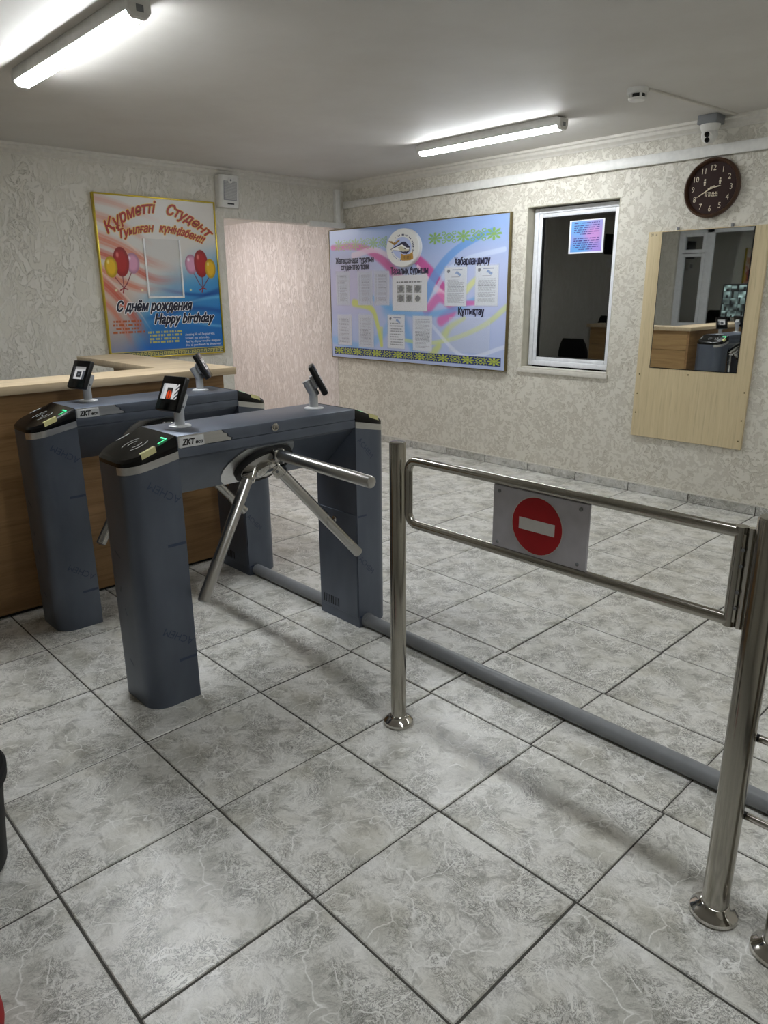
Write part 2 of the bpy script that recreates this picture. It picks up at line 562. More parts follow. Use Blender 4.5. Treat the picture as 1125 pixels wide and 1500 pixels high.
def spline(pts, n=8):
    P = [np.array(p, float) for p in pts]; P = [2 * P[0] - P[1]] + P + [2 * P[-1] - P[-2]]; out = []
    for i in range(1, len(P) - 2):
        for k in range(n):
            t = k / n
            out.append(0.5 * (2 * P[i] + (P[i + 1] - P[i - 1]) * t + (2 * P[i - 1] - 5 * P[i] + 4 * P[i + 1] - P[i + 2]) * t * t + (-P[i - 1] + 3 * P[i] - 3 * P[i + 1] + P[i + 2]) * t ** 3))
    out.append(P[-2]); return out


# ------------------------------------------------------------------ room shell
XL, YB, ZC = -9.05, 8.94, 5.38        # left wall face, back wall face, ceiling
YF, XR = -4.6, 6.6                    # wall behind the counter's near end, wall to the right (both out of frame)
HALL_Z = 4.855
OPEN_Y, OPEN_Z = 5.97, 4.53           # passage in the left wall
WX0, WX1, WZ0, WZ1 = -4.27, -2.56, 1.84, 4.52   # window hole


def struct(mb, name, mat, **kw):
    return mb.build(name, mat, None, kind='structure', **kw)


floor = struct(MB().box(-14.6, XR, -9.7, YB + 1.4, -0.12, -0.006), 'floor', MT['grout'], smooth=0)
# floor tiles: one mesh shared by every tile
G = 0.0062
tm = MB(); i0 = 0.006
tm.loft([[(G, G, -0.03), (1 - G, G, -0.03), (1 - G, 1 - G, -0.03), (G, 1 - G, -0.03)],
         [(G, G, -i0), (1 - G, G, -i0), (1 - G, 1 - G, -i0), (G, 1 - G, -i0)],
         [(G + i0, G + i0, 0), (1 - G - i0, G + i0, 0), (1 - G - i0, 1 - G - i0, 0), (G + i0, 1 - G - i0, 0)]])
proto = tm.build('tile', MT['tile'], None, smooth=0)
tile_mesh = proto.data
bpy.data.objects.remove(proto)
for v in range(-2, 9):
    for u in range(-15, 5):
        if u < -13 and v < 5: continue
        if v == 8 and u > 4: continue
        o = bpy.data.objects.new('tile', tile_mesh); COL.objects.link(o)
        jx = 0.012 * math.sin(v * 2.3) if v < 7 else 0
        o.location = ((u + jx + 0.004 * math.sin(u * 5 + v)) * S, v * S, 0.0004 * math.sin(u * 3.1 + v * 1.7))
        o.parent = floor
rest = MB()
for v in range(-9, -2):
    for u in range(-10, 6):
        rest.box(u + G, u + 1 - G, v + G, v + 1 - G, -0.02, 0)
rest.build('tile_field', MT['tile'], floor, smooth=0, kind='stuff')

W = 0.34
bw = MB()
bw.box(-14.6, WX0, YB, YB + W, 0, ZC + .1).box(WX1, XR + .3, YB, YB + W, 0, ZC + .1)
bw.box(WX0, WX1, YB, YB + W, 0, WZ0).box(WX0, WX1, YB, YB + W, WZ1, ZC + .1)
struct(bw, 'wall_back', MT['plaster_back'], smooth=0)
lw = MB()
lw.box(XL - 0.3, XL, YF - .3, OPEN_Y, 0, ZC + .1).box(XL - 0.3, XL, OPEN_Y, YB, OPEN_Z, ZC + .1)
struct(lw, 'wall_left', MT['plaster_left'], smooth=0)
fw = MB()
FWX0, FWX1, FWZ0, FWZ1 = -7.98, -5.0, 1.9, 5.0
fw.box(XL, FWX0, YF - .3, YF, 0, ZC + .1).box(FWX1, -3.6, YF - .3, YF, 0, ZC + .1).box(-3.9, -3.6, -9.4, YF - .3, 0, ZC + .1).box(-3.9, XR, -9.7, -9.4, 0, ZC + .1)
fw.box(FWX0, FWX1, YF - .3, YF, 0, FWZ0).box(FWX0, FWX1, YF - .3, YF, FWZ1, ZC + .1)
struct(fw, 'wall_front', MT['plaster_left'], smooth=0)
struct(MB().box(XR, XR + .3, -9.7, YB, 0, ZC + .1), 'wall_right', MT['plaster_left'], smooth=0)
struct(MB().box(XL - .3, XR + .3, -9.7, YB + W, ZC, ZC + .3), 'ceiling', MT['ceiling'], smooth=0)
# hall behind the passage
struct(MB().box(-14.6, XL - .3, 4.4, YB, HALL_Z, HALL_Z + .2), 'ceiling_hall', MT['ceiling'], smooth=0)
struct(MB().box(-14.8, XL - .3, 4.1, 4.4, 0, HALL_Z + .2), 'wall_hall_front', MT['plaster_hall'], smooth=0)
struct(MB().box(-14.8, -14.6, 4.4, YB + W, 0, HALL_Z + .2), 'wall_hall_end', MT['plaster_hall'], smooth=0)
struct(MB().box(-14.6, XL - .302, YB - .012, YB, 0, HALL_Z), 'wall_hall_back', MT['plaster_hall'], smooth=0)
# unlit room behind the window
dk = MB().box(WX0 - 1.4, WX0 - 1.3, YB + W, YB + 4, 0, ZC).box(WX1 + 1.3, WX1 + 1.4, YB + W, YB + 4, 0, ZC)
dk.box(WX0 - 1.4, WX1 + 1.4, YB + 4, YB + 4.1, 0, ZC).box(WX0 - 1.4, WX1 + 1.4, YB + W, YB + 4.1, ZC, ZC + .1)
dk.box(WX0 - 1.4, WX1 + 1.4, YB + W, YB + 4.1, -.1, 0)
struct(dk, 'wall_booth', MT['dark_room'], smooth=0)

# cornices
prof = [(0, 0), (0, -.15), (.014, -.15), (.02, -.125), (.05, -.09), (.055, -.05), (.08, -.035), (.085, 0)]
struct(MB().prism([(YB - a, ZC + b) for a, b in prof], XL, XR, 0), 'trim_1', MT['trim'], smooth=0)
struct(MB().prism([(XL + a, ZC + b) for a, b in prof], YF, YB, 1), 'trim_2', MT['trim'], smooth=0)

# skirting of cut tiles along the back wall
bb = struct(MB().box(-14, XR, YB - .016, YB, 0, .137), 'baseboard_back', MT['grout'], smooth=0)
sk = MB().box(.006, .994, YB - .03, YB - .012, .004, .14)
o0 = sk.build('tile', MT['skirting'], None, bevel=.004, seg=1, smooth=0)
me0 = o0.data; bpy.data.objects.remove(o0)
for u in range(-14, 4):
    o = bpy.data.objects.new('tile', me0); COL.objects.link(o); o.location = (u * S, 0, 0); o.parent = bb
MB().box(-14, XR, YB - .03, YB, .141, .156).build('white_bead', MT['trim'], bb, smooth=0)

# ------------------------------------------------------------------ window in the back wall
win = bpy.data.objects.new('window_1', None); COL.objects.link(win); win['kind'] = 'structure'
win.location = Vector(((WX0 + WX1) / 2, YB, WZ0)) * S
fy0, fy1 = YB + .17, YB + .30
a, b, c_, d_ = WX0 + .03, WX1 - .03, WZ0 + .05, WZ1 - .03


def ring(mb, x0, x1, z0, z1, w, y0, y1):
    mb.box(x0, x0 + w, y0, y1, z0, z1).box(x1 - w, x1, y0, y1, z0, z1)
    return mb.box(x0 + w, x1 - w, y0, y1, z0, z0 + w).box(x0 + w, x1 - w, y0, y1, z1 - w, z1)


ring(MB(), a, b, c_, d_, .085, fy0, fy1).build('window_frame', MT['pvc'], win, bevel=.012)
ring(MB(), a + .075, b - .075, c_ + .075, d_ - .075, .075, fy0 + .02, fy1 - .01).build('sash', MT['pvc'], win, bevel=.015)
ring(MB(), a + .15, b - .15, c_ + .15, d_ - .15, .012, fy0 + .03, fy1 - .03).build('gasket', MT['matte_black'], win)
MB().box(a + .15, b - .15, fy0 + .06, fy0 + .075, c_ + .15, d_ - .15).build('pane', MT['glass'], win, smooth=0)
MB().box(WX0 - .05, WX1 + .02, YB - .035, YB, WZ0 - .07, WZ0 + .005).box(WX0, WX1, YB, YB + .17, WZ0, WZ0 + .03).build('window_sill', MT['trim'], win, bevel=.01)
rv = MB().box(WX0, WX0 + .012, YB - .002, YB + .32, WZ0, WZ1).box(WX1 - .012, WX1, YB - .002, YB + .32, WZ0, WZ1).box(WX0, WX1, YB - .002, YB + .32, WZ1 - .012, WZ1)
rv.build('reveal', MT['reveal'], win, smooth=0)

# window in the wall behind the camera's left, seen in the mirror
w2 = bpy.data.objects.new('window_2', None); COL.objects.link(w2); w2['kind'] = 'structure'
w2.location = Vector((FWX0, YF, FWZ0)) * S
q = MB(); y0, y1 = YF - .22, YF - .1
ring(q, FWX0, FWX1, FWZ0, FWZ1, .12, y0, y1); q.box(-7.09, -6.85, y0, y1, FWZ0, FWZ1)
q.build('window_frame', MT['pvc'], w2, bevel=.012)
q = MB(); ring(q, FWX0 + .12, -7.09, 4.30, FWZ1 - .1, .1, y0, y1 + .02); ring(q, FWX0 + .12, -7.09, FWZ0 + .12, 4.28, .1, y0, y1 + .02)
q.build('sash', MT['pvc'], w2, bevel=.01)
MB().box(FWX0 + .1, FWX1 - .1, y0 + .05, y0 + .06, FWZ0 + .1, FWZ1 - .1).build('pane', MT['glass'], w2, smooth=0)
MB().box(FWX0, FWX1, YF - .32, YF - .30, FWZ0, FWZ1).build('night_backing', MT['matte_black'], w2, smooth=0)  # black sheet behind the glass, stands in for the darkness outside

# ------------------------------------------------------------------ lamps


def batten(name, label, cx, cy, length, gain, zc=ZC, col=(0.93, 0.97, 1.0, 1)):
    t = thing(name, label, 'ceiling light', (cx, cy, zc), 'tube lights on the ceiling')
    h = length / 2; w = .085
    MB().box(cx - h + .05, cx + h - .05, cy - w - .008, cy + w + .008, zc - .108, zc).build('housing', MT['white_plastic'], t, bevel=.006)
    pr_ = [(cy - w * .96, zc - .100), (cy - w * .94, zc - .112), (cy - w * .62, zc - .155), (cy + w * .62, zc - .155), (cy + w * .94, zc - .112), (cy + w * .96, zc - .100)]
    MB().prism(pr_, cx - h + .06, cx + h - .06, 0).build('diffuser', emit('diffuser_' + name, col, gain), t, smooth=50)
    for s in (-1, 1):
        x0 = cx + s * h; x1 = cx + s * (h - .06)
        e = [(cy - w - .012, zc - .02), (cy - w - .012, zc - .115), (cy - w * .66, zc - .162), (cy + w * .66, zc - .162), (cy + w + .012, zc - .115), (cy + w + .012, zc - .02)]
        cap = MB().prism(e, min(x0, x1), max(x0, x1), 0).build('end_cap', MT['white_plastic'], t, bevel=.01)
        xs = x0 + s * .003
        MB().box(min(x0, xs), max(x0, xs), cy - .03, cy + .03, zc - .12, zc - .07).build('slot', MT['grey_plastic'], cap, smooth=0)
    return t


batten('ceiling_light', 'bright white tube light nearest the camera at upper left', -3.80, 1.24, 2.72, LAMP_GAIN['near'])
batten('ceiling_light', 'white tube light on the ceiling in front of the notice board wall', -3.85, 7.25, 2.66, LAMP_GAIN['far'])
batten('ceiling_light', 'tube light out of frame above the swing gate', 2.6, 1.24, 2.72, LAMP_GAIN['near_right'])
batten('ceiling_light', 'tube light out of frame to the right of the mirror board', 2.6, 7.25, 2.66, LAMP_GAIN['far_right'])
batten('ceiling_light', 'tube light in the hall behind the passage', -12.2, 6.4, 2.4, LAMP_GAIN['corridor'], HALL_Z, (1.0, 0.95, 0.955, 1))

# ------------------------------------------------------------------ reception desk
DX, DZ, DY = -3.93, 2.33, 2.82        # worktop front edge, top height, far edge
desk = thing('reception_desk', 'brown wood grain reception desk behind the turnstiles', 'desk', (-4.0, 0, 0))
PX = DX - .075
MB().box(PX - .05, PX, YF + .02, DY - .14, .035, DZ - .085).build('front_panel', MT['walnut'], desk, smooth=0)
nb_ = 5
for k in range(nb_):
    z0 = .035 + (DZ - .12) * k / nb_; z1 = .035 + (DZ - .12) * (k + 1) / nb_ - .006
    MB().box(-6.95, PX - .052, DY - .19, DY - .14, z0, z1).build('end_board', MT['walnut_x'], desk, bevel=.004, seg=1, smooth=0)
MB().box(-6.95, PX - .05, 2.14, 2.19, .035, DZ - .2).build('inner_panel', MT['walnut_x'], desk, smooth=0)
MB().box(-4.56, -4.52, YF + .02, 2.14, .035, DZ - .085).build('back_panel', MT['walnut'], desk, smooth=0)
MB().box(-6.9, PX - .03, 2.2, DY - .2, 0, .05).box(PX - .4, PX - .03, YF + .1, DY - .2, 0, .05).build('plinth', MT['matte_black'], desk, smooth=0)
wt = MB()
wt.add([(x, y, z) for z in (DZ - .085, DZ) for x, y in ((DX, YF + .02), (DX, DY), (-6.98, DY), (-6.98, 2.13), (-4.58, 2.13), (-4.58, YF + .02))],
       [(5, 4, 3, 2, 1, 0), (6, 7, 8, 9, 10, 11)] + [(i, (i + 1) % 6, (i + 1) % 6 + 6, i + 6) for i in range(6)])
wto = wt.build('worktop', MT['oak_top'], None, bevel=.006, label='pale oak L-shaped worktop lying on the brown desk', category='worktop')

# monitor on the desk (seen in the mirror)
mo = thing('monitor', 'black monitor with camera pictures standing on the desk, seen in the mirror', 'monitor', (-4.3, -.96, DZ))
MB().box(-4.84, -3.78, -.96, -.89, DZ + .1, DZ + .97).build('bezel', MT['black'], mo, bevel=.01)
MB().box(-4.35, -4.25, -1.02, -.96, DZ + .012, DZ + .5).build('stand', MT['black'], mo, bevel=.01)
MB().box(-4.43, -4.17, -1.1, -.85, DZ, DZ + .014).build('foot', MT['black'], mo, bevel=.005)


def cctv(U, V):
    img = np.zeros(U.shape + (3,)); n = 5
    r = RS.rand(n, n, 8)
    iu = np.minimum((U * n).astype(int), n - 1); iv = np.minimum((V * n).astype(int), n - 1)
    fu = U * n - iu; fv = V * n - iv; q = r[iv, iu]
    b = .25 + .35 * q[..., 0] + .3 * np.sin(fu * 6 * q[..., 1] + q[..., 2] * 6) * np.cos(fv * 7 * q[..., 3] + 4 * q[..., 4])
    b = np.where((np.abs(fu - q[..., 5]) < .15) & (fv > q[..., 6]), b * .2, b)
    b = np.clip(b, .03, 1); edge = (fu < .05) | (fv < .06)
    b = np.where(edge, .02, b)
    img[..., 0] = b * .85; img[..., 1] = b * 1.0; img[..., 2] = b * .98
    return img


FR_MON = ((-3.81, -.888, DZ + .13), (-1, 0, 0), (0, 1, 0), (0, 0, 1))
print_grid('screen', FR_MON, 0, .99, 0, .81, 90, 70, cctv, MT['screen'], mo, d=.002)


def office_chair(x, y, top, label):
    t = thing('office_chair', label, 'chair', (x, y, 0))
    loops = []
    for k in range(9):
        a = k / 8; z = top - .95 + .95 * a; w = .5 * (math.sin(math.pi * (.18 + .64 * a)) ** .6)
        dy = .1 * (a - .3) ** 2
        loops.append([(x + w * math.cos(th), y + dy + .07 * math.sin(th), z) for th in np.linspace(0, 2 * math.pi, 20, endpoint=False)])
    MB().loft(loops).build('backrest', MT['matte_black'], t)
    MB().lathe([(.38, 0), (.5, .03), (.5, .1), (.42, .15)], (x, y - .42, .95), seg=20).build('seat', MT['matte_black'], t)
    MB().tube([(x, y - .42, .15), (x, y - .42, .96)], .05).build('gas_lift', MT['black'], t)
    MB().tube([(x, y - .42, .9), (x, y - .06, .95), (x, y + .06, top - .5)], .04).build('back_bracket', MT['black'], t)
    for k in range(5):
        th = k * 1.2566
        MB().tube([(x, y - .42, .17), (x + .55 * math.cos(th), y - .42 + .55 * math.sin(th), .1)], .04, 8, radii=[.05, .035]).build('leg', MT['black'], t)
        MB().lathe([(.03, -.02), (.05, -.02), (.05, .02), (.03, .02)], (x + .55 * math.cos(th), y - .42 + .55 * math.sin(th), .05), (-math.sin(th), math.cos(th), 0), 12).build('castor', MT['black'], t)


office_chair(-8.35, 1.2, 1.82, 'black office chair reflected low in the dark window, beside the desk')
office_chair(-8.2, -.6, 2.42, 'black office chair farther behind the desk, only its top reflected')
wb = thing('wall_box', 'white wall box on the left wall, reflected in the dark window', 'box', (XL, -1.6, 3.85))
MB().box(XL, XL + .12, -1.85, -1.5, 3.85, 4.12).build('body', MT['white_plastic'], wb, bevel=.015)
MB().box(XL + .12, XL + .13, -1.78, -1.58, 3.92, 4.06).build('window_plate', MT['grey_plastic'], wb, smooth=0)
wp = thing('wall_panel', 'black panel on the left wall above the white box, reflected in the window', 'panel', (XL, -1.5, 4.2))
MB().box(XL, XL + .06, -1.9, -1.3, 4.25, 4.85).build('panel', MT['gloss_black'], wp, bevel=.01)

# ------------------------------------------------------------------ turnstiles
X0, X1 = -1.89, -1.30
XM = (X0 + X1) / 2
R_ = .16


def outline(far):
    """pedestal plan: two rounded outer corners"""
    pts = []
    y_o, y_i = (.215, .625)
    for k in range(7):
        a = math.pi + k / 6 * math.pi / 2
        pts.append((X0 + R_ + R_ * math.cos(a), y_o + R_ + R_ * math.sin(a)))
    for k in range(7):
        a = 1.5 * math.pi + k / 6 * math.pi / 2
        pts.append((X1 - R_ + R_ * math.cos(a), y_o + R_ + R_ * math.sin(a)))
    pts += [(X1, y_i), (X0, y_i)]
    if far: pts = [(x, 3.0 - y) for x, y in pts]
    return pts


def top_z(y, outer, inner):
    y = y if y < 1.5 else 3.0 - y
    return outer + (inner - outer) * (y - .215) / (.625 - .215)


ts = thing('turnstile', 'blue-grey filmed tripod turnstile in front, beside the swing gate post', 'turnstile', (-1.535, 1.5, 0), 'tripod turnstiles')
CAPF = {}
for far in (False, True):
    ol = outline(far)
    ped = MB().loft([[(x, y, 0) for x, y in ol], [(x, y, top_z(y, 1.905, 1.985)) for x, y in ol]]).build('pedestal', MT['film'], ts)
    # peeled band of bare steel under the cap, round one corner and along the right side
    bandpts = [p for p in ol if p[0] > X0 + .26]
    sg = -1 if far else 1
    bandpts = sorted(bandpts, key=lambda p: sg * p[1] + 2 * (p[0] - X1))
    bo = MB(); vv = []; off = .0025
    for x, y in bandpts:
        cx_, cy_ = X1 - R_, (.215 + R_ if not far else 2.785 - R_)
        inside = (y > cy_) if not far else (y < cy_)
        nx, ny = (1, 0) if inside else ((x - cx_) / R_, (y - cy_) / R_)
        L = math.hypot(nx, ny) or 1; nx /= L; ny /= L
        vv.append(((x + nx * off, y + ny * off, top_z(y, 1.905, 1.985)), (x + nx * off, y + ny * off, top_z(y, 1.962, 2.043))))
    flat = [p for pr2 in vv for p in pr2]
    bo.add(flat, [(2 * i, 2 * i + 2, 2 * i + 3, 2 * i + 1) for i in range(len(vv) - 1)])
    bo.build('steel_band', MT['brushed'], ped, smooth=60)
    # upper collar under the cap, then the black cap with a chamfered rim
    ctr = (XM, .42 if not far else 2.58)
    MB().loft([[(x, y, top_z(y, 1.905, 1.985)) for x, y in ol], [(x, y, top_z(y, 1.963, 2.042)) for x, y in ol]]).build('collar', MT['film'], ts)
    shr = lambda p, s: (ctr[0] + (p[0] - ctr[0]) * s, p[1])
    cap = MB().loft([[(x, y, top_z(y, 1.962, 2.041)) for x, y in ol],
                     [(x, y, top_z(y, 1.992, 2.100)) for x, y in ol],
                     [shr((x, y + (.02 if not far else -.02) * (1 if abs(y - 1.5) > 1.0 else 0)), .955) + (top_z(y, 2.012, 2.157),) for x, y in ol]]).build('cap', MT['gloss_black'], ts, smooth=25)
    CAPF[far] = cap
    # marks on the cap
    ty = lambda y: top_z(y, 2.012, 2.157) + .003
    mir = (lambda y: 3.0 - y) if far else (lambda y: y)
    mk = MB()

    def strip(mb, pts, w):
        L = []; Rr = []
        for i, p in enumerate(pts):
            q0 = pts[max(0, i - 1)]; q1 = pts[min(len(pts) - 1, i + 1)]
            dx, dy = q1[0] - q0[0], q1[1] - q0[1]; n = math.hypot(dx, dy)
            nx, ny = -dy / n * w, dx / n * w
            L.append((p[0] + nx, mir(p[1] + ny), ty(p[1] + ny))); Rr.append((p[0] - nx, mir(p[1] - ny), ty(p[1] - ny)))
        n = len(pts)
        mb.add(L + Rr, [(i, i + 1, n + i + 1, n + i) for i in range(n - 1)])
    for rr in (.055, .1):
        for s in (-1, 1):
            arc = [(-1.57 + s * rr * math.cos(a), .42 + rr * math.sin(a)) for a in np.linspace(-.8, .8, 7)]
            strip(mk, arc, .0036)
    mk.lathe([(.008, 0), (.008, .002)], (-1.57, mir(.42), ty(.42)), seg=10)
    mk.build('card_symbol', MT['rfid'], cap, smooth=0)
    q = MB(); strip(q, [(-1.845, .40), (-1.85, .51)], .006); q.build('marker', MT['led_white'], cap, smooth=0)
    q = MB(); strip(q, [(-1.43, .562), (-1.345, .562), (-1.34, .49)], .007); q.build('green_arrow', MT['led_green'], cap, smooth=0)
    q = MB()
    yy = [mir(.34), mir(.455)]
    q.add([(xq, yy[k], ty((.34, .455)[k]) + dz) for xq, dz in ((-1.345, .001), (-1.313, .0015), (-1.2975, -.038)) for k in (0, 1)], [(0, 1, 3, 2), (2, 3, 5, 4)])
    q.build('sticker', MT['label_yellow'], cap, smooth=0)
    # lockable door, vents and plinth line on the inner face
    yi = .625 if not far else 2.375
    dy = .008 if not far else -.008
    MB().box(X0 + .012, X1 - .012, min(yi, yi + dy), max(yi, yi + dy), .105, 1.155).build('door', MT['film'], ped, bevel=.003, seg=1)
    MB().lathe([(.03, 0), (.03, .01), (.02, .014), (.001, .015)], (-1.62, yi + dy, 1.06), (0, 1 if not far else -1, 0), 20).build('lock', MT['chrome'], ped)
    vb = MB()
    for k in range(9):
        xk = X0 + .06 + k * .028
        vb.box(xk, xk + .011, min(yi + dy, yi + 1.25 * dy), max(yi + dy, yi + 1.25 * dy), .135, .225)
    vb.build('vents', MT['matte_black'], ped, smooth=0)
    # printing on the protective film
    fp = MB(((X1 + .0015, 0, 0), (0, 1, 0), (1, 0, 0), (0, 0, 1)))

    def film_word(yc, zc, ang, size, al):
        vs, fs, w = text2d('ACHEM', size, align='CENTER')
        ca, sa = math.cos(ang), math.sin(ang)
        fp.add([(yc + p[0] * ca - p[1] * sa, .0006, zc + p[0] * sa + p[1] * ca) for p in vs], fs)
    if not far:
        film_word(.50, 1.77, math.radians(145), .085, 1); film_word(.50, .60, math.radians(145), .085, 1)
        for z in (1.32, .36): fp.box(.47, .62, .0, .0012, z, z + .022)
    else:
        film_word(2.47, 1.77, math.radians(-50), .075, 1); film_word(2.46, .62, math.radians(-50), .075, 1)
        for z in (1.13, .1): fp.box(2.385, 2.49, 0, .0012, z, z + .018)
    fp.build('film_print', MT['film_print'], ped, smooth=0, kind='stuff')
    if not far:
        fq = MB(((0, .2135, 0), (1, 0, 0), (0, -1, 0), (0, 0, 1)))
        for xa, za, L, an in ((-1.66, 1.27, .1, -.5), (-1.63, .93, .05, 1.2), (-1.6, .8, .06, -1.1), (-1.62, .35, .08, -.6)):
            ca, sa = math.cos(an), math.sin(an)
            fq.add([(xa - .02 + u * ca - w * sa, .0008, za + u * sa + w * ca) for u, w in ((0, 0), (L, 0), (L, .016), (0, .016))], [(0, 1, 2, 3)])
        fq.build('film_print', MT['film_print'], ped, smooth=0, kind='stuff')

# bridge between the pedestals
MB().box(X0, X1, .625, 2.375, 2.062, 2.155).build('top_cover', MT['film'], ts, bevel=.008)
MB().box(X0 + .003, X1 - .003, .625, 2.375, 1.988, 2.06).build('top_rail', MT['film'], ts, bevel=.004)
MB().prism([(-1.335, 1.988), (-1.335, 1.965), (-1.745, 1.59), (X0 + .004, 1.59), (X0 + .004, 1.988)], .626, 2.374, 1).build('housing', MT['film'], ts, bevel=.004)
lk = MB().lathe([(.034, 0), (.034, .008), (.03, .012), (.022, .01), (.018, .016), (.001, .017)], (X1, 1.5, 2.108), (1, 0, 0), 24).build('lock', MT['chrome'], ts)
MB().box(X1 + .016, X1 + .019, 1.496, 1.504, 2.096, 2.12).build('keyhole', MT['matte_black'], lk, smooth=0)
# bare metal where the film is peeled, maker's plate
pl_ = MB(((X1 + .001, 0, 0), (0, 1, 0), (1, 0, 0), (0, 0, 1)))
edge = [(.63, 2.066), (.63, 2.152), (1.0, 2.152), (1.015, 2.13), (1.045, 2.12), (1.05, 2.095), (1.085, 2.082), (1.08, 2.066)]
pl_.add([(p[0], .001, p[1]) for p in edge], [tuple(range(len(edge)))])
pl_.build('peeled_patch', MT['brushed'], ts, smooth=0)
pe = MB(((X1 + .001, 0, 0), (0, 1, 0), (1, 0, 0), (0, 0, 1)))
for p_, q_ in zip(edge[2:-1], edge[3:]):
    pe.add([(p_[0], .002, p_[1]), (q_[0], .002, q_[1]), (q_[0] + .012, .002, q_[1]), (p_[0] + .012, .002, p_[1])], [(0, 1, 2, 3)])
pe.build('film_edge', MT['film_edge'], ts, smooth=0)
plate = MB().box(X1, X1 + .006, .64, .845, 2.062, 2.142).build('name_plate', MT['alu_white'], ts, bevel=.002, seg=1)
tx = MB(((X1 + .006, 0, 0), (0, 1, 0), (1, 0, 0), (0, 0, 1)))
for dx, dz, dd in bold_shifts(.0032, 6):
    w_ = add_text(tx, 'ZKT', .662 + dx, 2.082 + dz, .062, d=.001 + dd, shear=.25, width=.105)
    add_text(tx, 'eco', .772 + dx * .7, 2.082 + dz * .7, .044, d=.001 + dd, shear=.2, width=.062)
tx.build('lettering', MT['ink_black'], plate, smooth=0)

# tripod: ring, plate, hub and three arms, axis square to the sloping housing
n_ax = Vector((.675, 0, -.738)); e1 = Vector((.738, 0, .675)); e2 = Vector((0, 1, 0))
cen = Vector((-1.535, 1.515, 1.782))
sl_ = MB()
lobe = []
for k in range(25):
    a = 2 * math.pi * k / 24
    u = .34 * math.cos(a); w = (.385 if math.sin(a) < 0 else .262) * math.sin(a)
    lobe.append(cen + e1 * max(-.272, min(.272, u * 1.15)) + e2 * w + n_ax * .012)
sl_.loft([[tuple(p - n_ax * .03) for p in lobe[:-1]], [tuple(p) for p in lobe[:-1]]])
sl_.build('boss', MT['brushed'], ts, smooth=30)
MB().lathe([(.20, 0), (.268, 0), (.268, .028), (.256, .04), (.222, .04), (.216, .03)], cen + n_ax * .012, n_ax, 40).build('rubber_ring', MT['matte_black'], ts)
MB().lathe([(.216, 0), (.216, .036), (.19, .046), (.02, .05)], cen + n_ax * .012, n_ax, 40).build('disc', MT['arm_steel'], ts)
apex = Vector((-1.583, 1.517, 1.887))
arms = [Vector((.999, .023, -.038)), Vector((.271, -.609, -.745)), Vector((.242, .586, -.773))]
hub = MB()
hub.lathe([(.10, .04), (.10, .085), (.075, .10), (.02, .105)], cen + n_ax * .012, n_ax, 24)
hub.build('hub', MT['chrome'], ts)
for d in arms:
    d = d.normalized(); base = apex + d * .245; end = apex + d * 1.4
    a_ = MB().tube([base, base + (end - base) * .985, end - d * .006, end], .047, 20, radii=[.047, .047, .043, .034]).build('arm', MT['arm_steel'], ts)
    s_ = (n_ax - d * n_ax.dot(d)).normalized(); b_ = d.cross(s_)
    cl = MB((tuple(base - d * .06), tuple(d), tuple(b_), tuple(s_)))
    cl.box(-.02, .13, -.056, .056, -.05, .058)
    cl.build('clamp', MT['chrome'], a_, bevel=.022, seg=3)
    bt = MB().lathe([(.014, 0), (.014, .004)], base - d * .0 + s_ * .058, s_, 12); bt.build('bolt', MT['grey_plastic'], a_)

ts2 = copy_tree(ts)
ts2.location = Vector((-1.535 - 1.925, 1.5, 0)) * S
ts2['label'] = 'blue-grey filmed tripod turnstile farther left, standing against the brown desk'


# face terminals on the turnstiles
def terminal(x, y, out, yaw, label, pic):
    z = 2.155
    t = thing('face_terminal', label, 'terminal', (x, y, z), 'face terminals on the turnstiles')
    MB().lathe([(.088, 0), (.088, .008), (.075, .014), (.042, .016)], (x, y, z), seg=32).build('base', MT['alu_white'], t)
    nh = Vector((math.sin(math.radians(yaw)), out * math.cos(math.radians(yaw)), 0)); side = Vector((0, 0, 1)).cross(nh)
    tilt = math.radians(27)
    nrm = (nh * math.cos(tilt) + Vector((0, 0, 1)) * math.sin(tilt)).normalized()
    upv = (Vector((0, 0, 1)) * math.cos(tilt) - nh * math.sin(tilt)).normalized()
    p0 = Vector((x, y, z + .012)); p1 = Vector((x, y, z + .145))
    MB().tube([p0, p1], .04, 20).build('pole', MT['alu'], t)
    nk = p1 - upv * .035
    MB().tube([nk, nk + upv * .155], .046, 20).build('neck', MT['alu'], t)
    MB().lathe([(.009, 0), (.009, .004)], nk + upv * .05 + side * .045, side, 10).build('screw', MT['grey_plastic'], t)
    hc = nk + upv * .115 + nrm * .092
    fr = (tuple(hc), tuple(side), tuple(nrm), tuple(upv))
    MB(fr).box(-.05, .05, -.062, -.02, -.06, .06).build('bracket', MT['alu'], t, bevel=.01)
    head = MB(fr).box(-.125, .125, -.026, .026, -.142, .142).build('head', MT['black'], t, bevel=.016, seg=3)
    MB(fr).box(-.119, .119, .024, .0275, -.136, .136).build('glass_front', MT['gloss_black'], head, bevel=.004)
    frs = (tuple(hc), tuple(side), tuple(nrm), tuple(upv))
    print_grid('screen', frs, -.09, .09, -.05, .075, 60, 46, pic, MT['screen'], head, d=.029)
    return t


def pic_room(U, V):
    img = np.ones(U.shape + (3,)) * .75
    img = over(img, ss(V, .3, .1) * .7, (110, 110, 108)); img = over(img, ((U > .35) & (U < .72) & (V > .38) & (V < .85)).astype(float), (34, 36, 40))
    img = over(img, ((U > .45) & (U < .62) & (V > .55) & (V < .7)).astype(float), (90, 95, 100))
    img = over(img, (U < .16).astype(float), (50, 50, 52)); img = over(img, ((U > .82) & (V > .3)).astype(float), (70, 74, 80))
    return img


